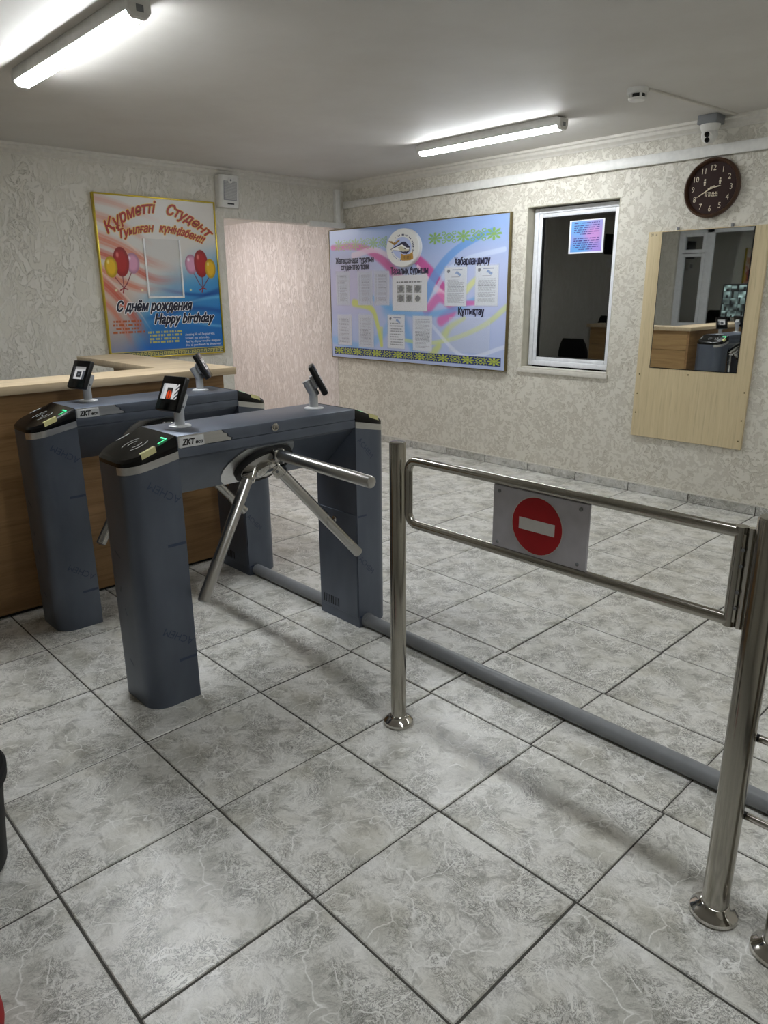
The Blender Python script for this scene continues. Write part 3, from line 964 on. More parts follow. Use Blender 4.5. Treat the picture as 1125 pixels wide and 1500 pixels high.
def pic_orange(U, V):
    img = np.ones(U.shape + (3,)) * .78
    img = over(img, ((U > .3) & (U < .66) & (V > .25)).astype(float), (44, 40, 38))
    e = ((U - .48) / .15) ** 2 + ((V - .72) / .3) ** 2
    img = over(img, (e < 1).astype(float), (206, 70, 30)); img = over(img, (np.abs(U - .48) < .03) * (e < 1.0), (120, 40, 20))
    img = over(img, ((U > .8) & (np.sin(V * 22 + U * 30) > 0)).astype(float), (60, 62, 66)); img = over(img, (U < .12).astype(float), (170, 175, 180))
    return img


g_ = 'face terminals on the turnstiles'
terminal(-1.665, .85, -1, 13, 'black face terminal with orange picture, near end of the front turnstile', pic_orange)
terminal(-1.62, 2.16, 1, 38, 'black face terminal turned away, far end of the front turnstile', pic_room)
terminal(-3.64, .92, -1, 15, 'black face terminal with a grey room picture, near end of the left turnstile', pic_room)
terminal(-3.55, 2.11, 1, 38, 'black face terminal turned away, in front of the birthday poster', pic_room)

# conduit on the floor
pz = .062


def conduit(x0, x1, label):
    t = thing('conduit', label, 'pipe', ((x0 + x1) / 2, 2.47, 0), 'grey conduits on the floor')
    MB().tube([(x0, 2.47, pz), (x1, 2.47, pz)], .062, 20).build('pipe', MT['pipe'], t)
    return t


conduit(-3.215, -1.895, 'grey floor conduit between the two turnstiles')
cd = conduit(-1.295, 2.47, 'long grey floor conduit from the front turnstile to the right gate post')
MB().tube([(-1.295, 2.47, pz), (-1.255, 2.47, pz)], .072, 20).build('coupling', MT['pipe'], cd)
conduit(2.476, 5.2, 'grey floor conduit beyond the right gate post')


# ------------------------------------------------------------------ posts and swing gate
def post(x, y, r, h, label, rails=()):
    t = thing('gate_post', label, 'post', (x, y, 0))
    MB().lathe([(r, .01), (r, h - .012), (r - .006, h), (.001, h + .003)], (x, y, 0), seg=36).build('tube', MT['post_steel'], t)
    k = r / .056
    MB().lathe([(.105 * k ** .4, 0), (.112 * k ** .4, .012), (.11 * k ** .4, .03), (.09 * k ** .4, .05), (r + .012, .062), (r + .006, .075), (r + .001, .078)], (x, y, 0), seg=36).build('base_flange', MT['chrome'], t)
    return t


post(.126, 1.505, .057, 2.185, 'polished steel post at the free left end of the swing gate')
p2 = post(2.542, 1.455, .066, 2.19, 'thick polished steel post carrying the hinge of the swing gate')
post(2.86, 1.43, .066, 2.19, 'polished steel post at the right edge, only its base flange in view')
t = thing('guard_rail', 'thin steel rails with black caps reaching in at right edge', 'rail', (2.8, 1.56, 0))
for z in (1.06, .607):
    MB().tube([(2.605, 1.53, z), (4.6, 1.53, z)], .02, 14).build('rail', MT['chrome'], t)
    MB().tube([(2.585, 1.53, z), (2.606, 1.53, z)], .0205, 14).build('end_cap', MT['black'], t)
MB().lathe([(.057, 0), (.057, 2.19)], (4.65, 1.53, 0), seg=24).build('upright', MT['post_steel'], t)

gt = thing('swing_gate', 'polished steel tube swing gate between the two posts', 'gate', (1.3, 1.48, 1.65))
gx0, gx1, gz0, gz1, gr = .255, 2.405, 1.645, 2.085, .029
GY = 1.48
arc = lambda cx, cz, a0, a1: [(cx + .075 * math.cos(a), GY, cz + .075 * math.sin(a)) for a in np.linspace(a0, a1, 8)]
path = [(gx1, GY, gz1)] + arc(gx0 + .075, gz1 - .075, math.pi / 2, math.pi) + arc(gx0 + .075, gz0 + .075, math.pi, 1.5 * math.pi) + [(gx1, GY, gz0)]
MB().tube(path, gr, 20).build('frame_tube', MT['post_steel'], gt, smooth=50)
MB().tube([(gx1, GY, gz0 - gr), (gx1, GY, gz1 + gr)], gr, 20).build('hinge_stile', MT['post_steel'], gt)
MB().box(gx1 + .018, gx1 + .03, GY - .024, GY + .024, gz0, gz1).build('hinge_leaf', MT['post_steel'], gt, bevel=.003)
hg = MB().tube([(2.452, GY, gz0 - .03), (2.452, GY, gz1 + .03)], .019, 16).build('hinge_pin', MT['chrome'], gt)
sc_ = MB()
for z in (1.72, 1.80, 1.93, 2.01):
    sc_.lathe([(.008, 0), (.008, .006)], (gx1 + .027, GY - .028, z), (0, -1, 0), 10)
sc_.build('screws', MT['grey_plastic'], gt)
sg = MB().box(.985, 1.632, GY - .016, GY + .002, 1.673, 2.057).build('sign_plate', MT['sign'], gt, bevel=.003, seg=1, label='pale plate with a red no entry sign')
FS = ((0, GY - .016, 0), (1, 0, 0), (0, -1, 0), (0, 0, 1))
scx, scz, sr = 1.303, 1.861, .170
circ = lambda r, n=48: [(scx + r * math.cos(2 * math.pi * k / n), scz + r * math.sin(2 * math.pi * k / n)) for k in range(n)]


def flat(mb, poly, d): mb.add([(p[0], d, p[1]) for p in poly], [tuple(range(len(poly)))])


q = MB(FS); flat(q, circ(sr + .006), .0012); q.build('rim_line', MT['sign_white'], sg, smooth=0)
q = MB(FS); flat(q, circ(sr), .0024); q.build('red_disc', MT['red'], sg, smooth=0)
q = MB(FS); flat(q, [(scx - .122, scz - .036), (scx + .122, scz - .036), (scx + .122, scz + .036), (scx - .122, scz + .036)], .0036); q.build('white_bar', MT['sign_white'], sg, smooth=0)
for x, z in ((1.03, 2.022), (1.58, 2.022), (1.03, 1.705), (1.58, 1.705)):
    MB().lathe([(.011, 0), (.011, .004), (.005, .008)], (x, GY - .016, z), (0, -1, 0), 14).build('screw', MT['grey_plastic'], sg)

# ------------------------------------------------------------------ birthday poster on the left wall
PY0, PY1, PZ0, PZ1 = 3.49, 5.745, 2.08, 4.765
PW, PH = PY1 - PY0, PZ1 - PZ0
bp = thing('birthday_poster', 'colourful birthday poster in a thin gold frame on the left wall', 'poster', (XL, (PY0 + PY1) / 2, PZ0))
FP = ((XL + .06, PY0, PZ0), (0, 1, 0), (1, 0, 0), (0, 0, 1))
MB().box(XL, XL + .055, PY0, PY1, PZ0, PZ1).build('board', MT['white_plastic'], bp, smooth=0)
q = MB()
for y0, y1, z0, z1 in ((PY0 - .014, PY0 + .012, PZ0 - .014, PZ1 + .014), (PY1 - .012, PY1 + .014, PZ0 - .014, PZ1 + .014), (PY0, PY1, PZ0 - .014, PZ0 + .012), (PY0, PY1, PZ1 - .012, PZ1 + .014)):
    MB().box(XL, XL + .078, y0, y1, z0, z1).build('frame_bar', MT['gold'], bp, bevel=.005)


def balloon(img, X, Y, cx, cy, rx, ry, col, hi):
    e = np.hypot((X - cx) / rx, (Y - cy) / ry * np.where(Y > cy, .9, 1.0))
    m = ss(e, 1.04, .97)
    img = over(img, m, col)
    img = over(img, m * ss(e, .55, 1.0), tuple(c * .72 for c in col), .75)
    h = np.hypot((X - cx + rx * .4) / (rx * .28), (Y - cy + ry * .45) / (ry * .3))
    return over(img, ss(h, 1.0, .3), hi, .85)


def poster_fn(U, V):
    A = PH / PW; X, Y = U, V * A
    img = np.ones(U.shape + (3,)) * np.array([222, 217, 210]) / 255
    wob = .02 * np.sin(9 * U + 4 * V) + .012 * np.sin(21 * V - 6 * U)
    bl = ss(V + .42 * (U - .5) + wob, .40, .72)
    img = over(img, bl, (64, 146, 202))
    img = over(img, ss(V + .2 * (U - .5) + wob, .62, .92), (34, 110, 184))
    img = over(img, ss(V - .1 * U, .82, .98), (40, 96, 190), .8)
    img = over(img, ss(np.hypot(U - .05, (V - .75) * .8), .34, .08), (206, 170, 150), .75)

    def rib(pts, w0, w1, col, al, soft=.8):
        nonlocal img
        d, t = near_line(X, Y, spline([(u, v * A) for u, v in pts]))
        w = w0 + (w1 - w0) * t
        al2 = ss(d, w, w * (1 - soft)) * (1 - .85 * ss(t, .55, 1.0))
        img = over(img, al2 * (.82 + .18 * np.sin(d * 260)), col, al)
    for k, (o_, w_2) in enumerate(((.72, .016), (.77, .012), (.82, .018), (.87, .010), (.63, .012))):
        c_2 = o_ + .06 * np.sin(U * 4.2 + k) - .10 * U
        img = over(img, np.exp(-((V - c_2) / w_2) ** 2) * ss(U, .2 + .05 * k, .6), (20, 64, 140) if k % 2 == 0 else (120, 190, 225), .6)
    coral = (216, 112, 84)
    rib([(-.05, .02), (.2, .06), (.5, .14)], .05, .03, coral, .35)
    rib([(-.05, .12), (.18, .17), (.42, .28)], .06, .03, coral, .5)
    rib([(-.05, .24), (.15, .30), (.36, .38), (.6, .44)], .07, .05, coral, .75)
    rib([(-.05, .33), (.18, .40), (.42, .50), (.66, .50)], .05, .05, (200, 82, 62), .8)
    rib([(-.05, .42), (.12, .50), (.30, .56), (.5, .56)], .05, .04, coral, .7)
    rib([(-.05, .48), (.10, .60), (.22, .74), (.32, .90)], .06, .05, (200, 84, 64), .85)
    rib([(-.05, .60), (.06, .70), (.14, .82), (.2, .95)], .04, .04, coral, .6)
    rib([(-.02, .16), (.14, .22), (.3, .33), (.48, .46)], .014, .008, (238, 214, 200), .8)
    rib([(-.02, .44), (.12, .56), (.26, .7), (.36, .84)], .012, .008, (236, 206, 196), .7)
    # balloons
    for s, cx in ((1, .163), (-1, .843)):
        img = balloon(img, X, Y, cx + s * .09, .40 * A, .055, .060 * A, (222, 160, 190), (250, 235, 245))
        img = balloon(img, X, Y, cx, .392 * A, .062, .084 * A, (176, 36, 34), (235, 140, 130))
        img = balloon(img, X, Y, cx - s * .083, .425 * A, .049, .060 * A, (232, 186, 30), (250, 232, 150))
        for (bx, by) in ((cx, .48), (cx - s * .06, .49), (cx + s * .07, .465)):
            dd, _ = near_line(X, Y, [(bx, by * A), (cx + .4 * (bx - cx), .53 * A), (cx, .557 * A)])
            img = over(img, ss(dd, .005, .002), (120, 50, 60), .9)
        dd, _ = near_line(X, Y, [(cx - .03, .57 * A), (cx, .557 * A), (cx + .03, .565 * A), (cx, .557 * A), (cx - .01, .585 * A)])
        img = over(img, ss(dd, .006, .003), (150, 40, 46))
    # sparkles
    for sx, sy in ((.31, .57), (.73, .57), (.10, .57)):
        img = over(img, ss(np.hypot(X - sx, Y - sy * A), .014, .004), (240, 236, 190), .9)
    # small blocks of verse
    rs = np.random.RandomState(3)
    for (u0, u1, v0, v1, n, col) in ((.035, .32, .752, .845, 4, (180, 84, 40)), (.315, .64, .83, .915, 4, (214, 196, 90))):
        for k in range(n):
            vc = v0 + (k + .5) * (v1 - v0) / n; h = (v1 - v0) / n * .3
            le = u1 - (u1 - u0) * (.05 + .18 * rs.rand())
            gap = np.sin(U * 260 + 7 * k) + .8 * np.sin(U * 97 + 3 * k)
            img = over(img, ((np.abs(V - vc) < h) & (U > u0 + .02 * rs.rand()) & (U < le) & (gap > -.35)).astype(float), col, .85)
    # greek key border
    bd = (V > .958) & (V < .993)
    img = over(img, bd.astype(float), (206, 190, 96), .9)
    cell = (U * 30) % 1; row = (V - .958) / .035
    key = ((row > .1) & (row < .26)) | ((cell < .17) & (row < .9) & (row > .1)) | ((row > .76) & (row < .92) & (cell < .75)) | ((cell > .6) & (cell < .75) & (row > .42) & (row < .9)) | ((row > .42) & (row < .56) & (cell > .34) & (cell < .75))
    img = over(img, (bd & key).astype(float), (38, 66, 84))
    return img


pp = print_grid('print', FP, 0, PW, 0, PH, 330, 390, poster_fn, MT['print'], bp, d=-.002)


def arc_text(s, u0, u1, vm, ve, size, mats, shear=.42):
    """lettering along a shallow arch; (material, outline, lift)"""
    for mat, offs, d in mats:
        vs, fs, w = text2d(s, size, shear=shear)
        k = (u1 - u0) * PW / w; m = MB(FP)
        for dx, dz, dd in bold_shifts(offs):
            out = []
            for p in vs:
                u = u0 + p[0] * k / PW
                q_ = (u - .5) / .42; vv_ = vm + (ve - vm) * q_ * q_
                sl = -2 * (ve - vm) * q_ / .42 * PH / PW
                th = math.atan(sl); out.append((u * PW - p[1] * math.sin(th) + dx, d + dd, (1 - vv_) * PH + p[1] * math.cos(th) + dz))
            m.add(out, fs)
        m.build('lettering', mat, bp, smooth=0)


ol2 = [(MT['print_yellow'], .017, .002), (MT['print_red'], .007, .004)]
arc_text('Құрметті', .085, .49, .090, .235, .25, ol2)
arc_text('Студент', .575, .935, .090, .228, .25, ol2)
arc_text('Туылған', .18, .455, .205, .288, .185, ol2)
arc_text('күніңізбен!!!', .50, .88, .205, .285, .185, ol2)


def line_text(s, u0, u1, v, size, mats, shear=.42):
    for mat, offs, d in mats:
        m = MB(FP); vs, fs, w = text2d(s, size, shear=shear); k = (u1 - u0) * PW / w
        for dx, dz, dd in (bold_shifts(offs) if offs else [(0, 0, 0)]):
            m.add([(u0 * PW + p[0] * k + dx, d + dd, (1 - v) * PH + p[1] + dz) for p in vs], fs)
        m.build('lettering', mat, bp, smooth=0)


wl = [(MT['print_white'], .021, .002), (MT['print_navy'], .009, .004)]
line_text('С днём рождения', .09, .73, .70, .235, wl)
line_text('Happy birthday', .385, .925, .785, .25, wl)
for k, s in enumerate(('Amazing life will be your way,', 'Forever, not only today,', 'And let all your troubles disappear,', 'And all your friends be always near!')):
    line_text(s, .645, .645 + .0092 * len(s), .872 + .024 * k, .062, [(MT['print_white'], 0, .002)], 0)
q = MB(FP)
q.box(.352 * PW, .366 * PW, 0, .02, (1 - .615) * PH, (1 - .25) * PH).box(.652 * PW, .666 * PW, 0, .02, (1 - .615) * PH, (1 - .25) * PH).box(.352 * PW, .666 * PW, 0, .02, (1 - .622) * PH, (1 - .608) * PH)
q.build('photo_pocket', MT['print_white'], bp, bevel=.003, seg=1)
MB(FP).box(.366 * PW, .652 * PW, .006, .009, (1 - .608) * PH, (1 - .25) * PH).build('pocket_sheet', MT['acrylic'], bp, smooth=0)

# ------------------------------------------------------------------ notice board on the back wall
NX0, NX1, NZ0, NZ1 = -9.46, -4.572, 1.768, 4.454
NX0 = max(NX0, XL + .0) if False else NX0
NW, NH = NX1 - NX0, NZ1 - NZ0
nb = thing('notice_board', 'large pale blue notice board with ribbons and green ornaments', 'notice board', ((NX0 + NX1) / 2, YB, NZ0))
FN = ((NX0, YB - .075, NZ0), (1, 0, 0), (0, -1, 0), (0, 0, 1))
MB().box(NX0, NX1, YB - .07, YB - .013, NZ0, NZ1).build('board', MT['white_plastic'], nb, smooth=0)
for x0, x1, z0, z1 in ((NX0 - .012, NX0 + .008, NZ0 - .012, NZ1 + .012), (NX1 - .008, NX1 + .012, NZ0 - .012, NZ1 + .012), (NX0, NX1, NZ0 - .012, NZ0 + .008), (NX0, NX1, NZ1 - .008, NZ1 + .012)):
    MB().box(x0, x1, YB - .085, YB - .013, z0, z1).build('frame_bar', MT['gold_dark'], nb, bevel=.006)


def ornament(X, Y):
    """repeating rosette-and-diamond motif; X counts motifs, Y in -1..1; returns fill and line masks"""
    f = X % 1 - .5; k = np.floor(X) % 2
    r = np.hypot(f * 2, Y); th = np.arctan2(Y, f * 2)
    ros = ss(np.abs(np.cos(4 * th)) * .75 + .22 - r * .85, -.04, .08)
    hole = ss(np.abs(r - .36 - .1 * np.cos(8 * th)), .07, .02)
    dia = np.abs(f * 2) * .95 + np.abs(Y)
    rh = ss(np.abs(dia - .72), .15, .08) + ss(np.hypot(np.abs(f * 2) - .0, Y), .3, .2) + ss(np.abs(np.hypot(np.abs(f * 2) - .75, np.abs(Y) - .7) - .26), .1, .04)
    m = np.where(k == 0, ros * (1 - hole), np.clip(rh, 0, 1))
    return np.clip(m, 0, 1), np.where(k == 0, hole, ss(np.abs(dia - .5), .08, .02))


def board_fn(U, V):
    A = NH / NW; X, Y = U, V * A
    P = lambda pts: [(u, v * A) for u, v in pts]
    img = np.ones(U.shape + (3,)) * np.array([176, 190, 226]) / 255
    img = over(img, ss(V, .35, 0), (140, 172, 224), .7)
    img = over(img, ss(np.hypot(U - .12, (V - .42) * .8), .35, .05), (196, 188, 214), .7)
    img = over(img, ss(np.hypot(U - .85, (V - .5) * .7), .3, .05), (200, 206, 240), .6)

    def rib(pts, w0, w1, col, al, soft=.5):
        nonlocal img
        d, t = near_line(X, Y, spline(P(pts)))
        w = w0 + (w1 - w0) * t
        img = over(img, ss(d, w, w * (1 - soft)), col, al)
    rib([(.02, .13), (.20, .14), (.34, .24), (.46, .40)], .016, .034, (196, 84, 150), .9, .7)
    rib([(.16, .20), (.30, .17), (.42, .25)], .018, .012, (226, 208, 226), .8)
    rib([(.50, .20), (.60, .32), (.66, .42), (.74, .56)], .026, .034, (206, 84, 156), .9, .5)
    rib([(.55, .30), (.63, .43), (.71, .53)], .008, .022, (244, 214, 232), .9)
    rib([(.58, .55), (.66, .34), (.76, .2), (.92, .1)], .030, .012, (110, 160, 224), .85, .4)
    rib([(.60, .60), (.70, .36), (.80, .27), (.98, .22)], .012, .012, (210, 222, 246), .7)
    rib([(.60, .62), (.67, .52), (.74, .60), (.68, .68)], .026, .030, (214, 100, 168), .75, .6)
    rib([(.28, .52), (.40, .60), (.54, .64), (.70, .62), (.88, .52)], .018, .020, (110, 172, 226), .7, .8)
    rib([(.38, .60), (.47, .72), (.52, .88)], .06, .03, (104, 168, 224), .65, .9)
    rib([(.02, .86), (.2, .9), (.34, .8), (.42, .62)], .03, .03, (120, 176, 228), .55, .8)
    rib([(.16, .56), (.27, .60), (.31, .72), (.335, .88)], .022, .012, (206, 214, 96), .75, .6)
    rib([(.47, .83), (.60, .845), (.75, .80), (.9, .70), (1.0, .58)], .010, .016, (212, 222, 130), .6, .7)
    rib([(.70, .78), (.73, .72), (.80, .66)], .03, .012, (210, 218, 110), .6, .9)
    rib([(.63, .93), (.67, .86)], .03, .02, (206, 214, 90), .6, .8)
    rib([(.80, .48), (.86, .40), (.90, .46)], .020, .010, (224, 228, 150), .8, .7)
    rib([(.80, .56), (.88, .55), (.93, .50)], .014, .008, (224, 110, 176), .8, .6)
    rib([(.62, .70), (.80, .92), (1.0, .84)], .010, .010, (226, 232, 248), .6)
    # ornament bands
    for u0, u1, v0, v1, n, al in ((.036, .375, .078, .158, 6.0, .75), (.607, .966, .082, .158, 5.0, .95)):
        f, l = ornament((U - u0) / (u1 - u0) * n, ((V - v0) / (v1 - v0) - .5) * 2)
        box = ((U > u0) & (U < u1) & (V > v0 - .002) & (V < v1 + .002)).astype(float)
        img = over(img, box * f, (136, 176, 92), al); img = over(img, box * l * f, (226, 226, 140), al * .8)
        img = over(img, box * l * (1 - f), (66, 110, 150), .5)
    u0, u1, v0, v1 = .016, .982, .914, .974
    box = ((U > u0) & (U < u1) & (V > v0) & (V < v1)).astype(float)
    img = over(img, box, (20, 40, 112))
    box = ((U > u0 + .004) & (U < u1 - .004) & (V > v0 + .004) & (V < v1 - .004)).astype(float)
    f, l = ornament((U - u0) / (u1 - u0) * 15, ((V - v0) / (v1 - v0) - .5) * 2.1)
    img = over(img, box * f, (178, 190, 72)); img = over(img, box * l * f, (34, 60, 40), .7)
    # wooden post drawing in the lower left
    img = over(img, ((U > .326) & (U < .344) & (V > .74) & (V < .89)).astype(float), (208, 212, 120), .6)
    return img


print_grid('print', FN, 0, NW, 0, NH, 520, 290, board_fn, MT['print'], nb, d=.0)


def board_text(s, u0, u1, v, size):
    m = MB(FN)
    for dx, dz, dd in bold_shifts(.007, 4): add_text(m, s, u0 * NW + dx, (1 - v) * NH + dz, size, d=.003 + dd, width=(u1 - u0) * NW)
    m.build('lettering', MT['ink'], nb, smooth=0)


board_text('Жатақханада тұратын', .042, .292, .255, .165)
board_text('студенттер тізімі', .078, .263, .305, .165)
board_text('Тазалық бұрышы', .396, .608, .355, .20)
board_text('Хабарландыру', .745, .917, .305, .19)
board_text('Құттықтау', .769, .895, .635, .19)

# round emblem standing proud of the board
EX, EZ, ER = NX0 + .480 * NW, NZ1 - .170 * NH, .36
em = MB(((EX, YB - .075, EZ), (1.28, 0, 0), (0, -1, 0), (0, 0, 1))).lathe([(ER, 0), (ER, .07), (ER - .012, .085), (.01, .087)], (0, 0, 0), (0, 1, 0), 56).build('emblem', MT['white_plastic'], nb, label='round white emblem with a train and winged wheel')
FE = ((EX, YB - .163, EZ), (1.28, 0, 0), (0, -1, 0), (0, 0, 1))


def emblem_fn(U, V):
    X = (U - .5) * 2; Y = (.5 - V) * 2
    img = np.ones(U.shape + (3,)) * np.array([226, 228, 226]) / 255
    r = np.hypot(X, Y)
    img = over(img, ss(r, .60, .57), (178, 192, 228))
    th = np.arctan2(Y, X)
    tick = ((np.sin(th * 46) > -.2) & (np.sin(th * 17 + 1) > -.75)).astype(float)
    img = over(img, ((r > .66) & (r < .73)).astype(float) * tick * ((th > -.35) & (th < 2.2)), (50, 56, 84))
    img = over(img, ((r > .64) & (r < .70)).astype(float) * tick * ((th < -1.2) & (th > -2.9)), (90, 110, 170))

    def poly(pts, col):
        nonlocal img
        m = np.zeros(U.shape, bool); n = len(pts)
        for i in range(n):
            (x1, y1), (x2, y2) = pts[i], pts[(i + 1) % n]
            if y1 == y2: continue
            c2 = ((y1 > Y) != (y2 > Y)) & (X < (x2 - x1) * (Y - y1) / (y2 - y1) + x1); m ^= c2
        img = over(img, m.astype(float), col)
    navy, white, gold = (22, 24, 62), (236, 238, 236), (150, 112, 34)
    poly([(-.78, -.06), (-.2, .2), (.0, .32), (.18, .32), (.36, .16), (.48, .02), (.46, -.2), (.3, -.34), (.1, -.32), (-.1, -.2), (-.4, -.12)], navy)
    poly([(-.72, -.06), (-.3, .08), (.0, .18), (.18, .06), (.3, -.02), (.44, -.02), (.44, -.14), (.3, -.2), (.05, -.2), (-.3, -.12)], white)
    poly([(-.3, .02), (-.05, .1), (.12, -.02), (.24, -.1), (.44, -.1), (.42, -.16), (.2, -.2), (-.1, -.16)], (200, 196, 170))
    poly([(.1, .02), (.22, -.04), (.26, -.09), (.14, -.07)], navy)
    poly([(-.88, .44), (-.6, .38), (-.56, .30), (-.48, .34), (-.40, .30), (-.36, .38), (-.10, .46), (-.2, .34), (-.36, .24), (-.48, .14), (-.60, .24), (-.78, .32)], gold)
    poly([(-.06, -.30), (.12, -.38), (.5, -.34), (.66, -.24), (.70, -.62), (.5, -.70), (.1, -.70), (-.10, -.66)], (176, 132, 44))
    for k in range(6):
        x = .08 + k * .085
        img = over(img, ((np.abs(X - x) < .018) & (Y > -.64) & (Y < -.44)).astype(float), (90, 62, 20))
    img[r > .985] = np.array([226, 228, 226]) / 255
    return img


# printed face as a disc: polar grid
def print_disc(name, frame, R0, fn, mat, parent, nr=46, na=150, d=.0):
    O, ex, ey, ez = [np.array(q, float) for q in frame]
    rr = np.linspace(.0005, 1, nr); aa = np.linspace(0, 2 * math.pi, na, endpoint=False)
    Rr, Aa = np.meshgrid(rr, aa, indexing='ij'); X = Rr * np.cos(Aa); Y = Rr * np.sin(Aa)
    rgb = np.clip(fn(.5 + X / 2, .5 - Y / 2), 0, 1)
    off = np.zeros(3); p = parent
    while p is not None:
        off += np.array(p.location); p = p.parent
    P = ((O + (X * R0)[..., None] * ex + d * ey + (Y * R0)[..., None] * ez) * S - off).reshape(-1, 3)
    F = [(i * na + k, (i + 1) * na + k, (i + 1) * na + (k + 1) % na, i * na + (k + 1) % na) for i in range(nr - 1) for k in range(na)]
    me = bpy.data.meshes.new(name); me.from_pydata(P.tolist(), [], F)
    ca = me.color_attributes.new('Col', 'FLOAT_COLOR', 'POINT'); ca.data.foreach_set('color', np.c_[lin(rgb.reshape(-1, 3)), np.ones(len(P))].ravel())
    me.materials.append(mat); o = bpy.data.objects.new(name, me); COL.objects.link(o); o.parent = parent
    return o


print_disc('emblem_print', FE, ER - .014, emblem_fn, MT['print'], em, 60, 180, d=.0005)

# sheets in the pockets of the board
def lines_fn(seed, head=0, n=26, tab=False, ink=(110, 112, 120), bg=(214, 216, 222)):
    def fn(U, V):
        rs = np.random.RandomState(seed)
        img = np.ones(U.shape + (3,)) * np.array(bg) / 255
        v0 = .08 + head
        for k in range(n):
            vc = v0 + (k + .5) * (.93 - v0) / n; h = (.93 - v0) / n * .24
            e = .9 - .25 * (rs.rand() < .3) * rs.rand()
            brk = np.sin(U * 120 + 9 * k + seed) + .6 * np.sin(U * 47 + 5 * k)
            m = (np.abs(V - vc) < h) & (U > .12) & (U < e) & (brk > -.9)
            if tab: m = m & (((U > .12) & (U < .18)) | ((U > .24) & (U < .62)) | ((U > .68) & (U < .8)))
            img = over(img, m.astype(float), ink, .75)
        if head:
            img = over(img, (np.hypot((U - .16) / .07, (V - .1) / .045) < 1).astype(float), (70, 74, 90))
            img = over(img, ((np.abs(V - .07) < .01) & (U > .34) & (U < .8)).astype(float), (120, 130, 160))
            img = over(img, (np.hypot((U - .62) / .14, (V - .17 - .03 * np.sin(U * 20)) / .04) < 1).astype(float), (96, 134, 196), .9)
            img = over(img, ((np.abs(V - .25) < .008) & (U > .3) & (U < .7)).astype(float), ink)
        if tab:
            for u in (.09, .21, .65, .86): img = over(img, ((np.abs(U - u) < .006) & (V > .07) & (V < .95)).astype(float), ink, .5)
        return img
    return fn


def photos_fn(U, V):
    img = np.ones(U.shape + (3,)) * np.array([222, 222, 226]) / 255
    img = over(img, ((np.abs(V - .19) < .018) & (U > .12) & (U < .84) & (np.sin(U * 130) + .7 * np.sin(U * 51) > -.8)).astype(float), (60, 60, 66))
    rs = np.random.RandomState(11)
    for r in range(2):
        for c in range(3):
            u0 = .14 + c * .245; v0 = .27 + r * .27; w = .215; h = .23
            m = (U > u0) & (U < u0 + w) & (V > v0) & (V < v0 + h)
            p = rs.rand(6)
            tex = .45 + .35 * np.sin((U - u0) * (30 + 40 * p[0]) + p[1] * 6) * np.cos((V - v0) * (30 + 50 * p[2]) + p[3] * 6)
            blob = (np.hypot((U - u0 - w / 2) / .07, (V - v0 - h / 2) / .09) < 1)
            g = np.where(blob, .12 + .4 * tex * p[4], np.where(p[5] > .5, .82, .35 + .4 * tex))
            img = np.where(m[..., None], g[..., None] * np.array([1, .99, .97]), img)
    return img


def sheet(x0, x1, z0, z1, frame, fn, label, group='sheets on the notice board', nx=56, ny=80, pocket=True, name='paper_sheet', d=.004):
    O = np.array(frame[0], float)
    t = thing(name, label, 'sheet', tuple(O + np.array(frame[1]) * (x0 + x1) / 2 + np.array(frame[3]) * z0), group)
    MB(frame).box(x0, x1, d - .003, d + .001, z0, z1).build('paper', MT['white_plastic'], t, smooth=0)
    print_grid('print', frame, x0, x1, z0, z1, nx, ny, fn, MT['paper'], t, d=d + .002)
    return t


SH = [((.044, .131, .323, .576), lines_fn(1, 0, 24, True, bg=(190, 196, 214)), 'faint printed list under the left heading, leftmost in the upper row'),
      ((.19, .281, .325, .575), lines_fn(2, 0, 24, True, bg=(184, 190, 210)), 'faint printed list, second from left in the upper row'),
      ((.295, .385, .326, .574), lines_fn(3, 0, 24, True, bg=(190, 194, 214)), 'faint printed list, third from left, beside the picture sheet'),
      ((.407, .603, .361, .614), photos_fn, 'wide white sheet with six dark pictures below the round emblem'),
      ((.699, .807, .318, .577), lines_fn(5, .24, 22, bg=(216, 220, 228)), 'letter with blue stamp heading, left one of the right-hand pair'),
      ((.851, .956, .316, .573), lines_fn(6, .24, 22, bg=(216, 220, 228)), 'letter with blue stamp heading, nearest the right edge of the board'),
      ((.046, .14, .66, .894), lines_fn(7, 0, 20, True, bg=(196, 200, 214)), 'printed list at lower left corner of the notice board'),
      ((.191, .285, .653, .902), lines_fn(8, 0, 22, True, bg=(192, 197, 212)), 'printed list, second from left in the lower row'),
      ((.377, .476, .651, .896), lines_fn(9, .12, 9, bg=(216, 219, 226)), 'white letter with short text, third from left in the lower row'),
      ((.527, .631, .652, .901), lines_fn(10, 0, 22, bg=(210, 214, 224)), 'white page of dense text, rightmost sheet in the lower row')]
for (u0, u1, v0, v1), fn, lb in SH:
    sheet(u0 * NW, u1 * NW, (1 - v1) * NH, (1 - v0) * NH, FN, fn, lb)
    MB(FN).box(u0 * NW - .02, u1 * NW + .02, .0075, .009, (1 - v1) * NH - .02, (1 - v0) * NH + .03).build('clear_pocket', MT['acrylic'], nb, smooth=0)
MB(FN).box(.723 * NW, .928 * NW, .0075, .009, (1 - .893) * NH, (1 - .653) * NH).build('clear_pocket', MT['acrylic'], nb, smooth=0)

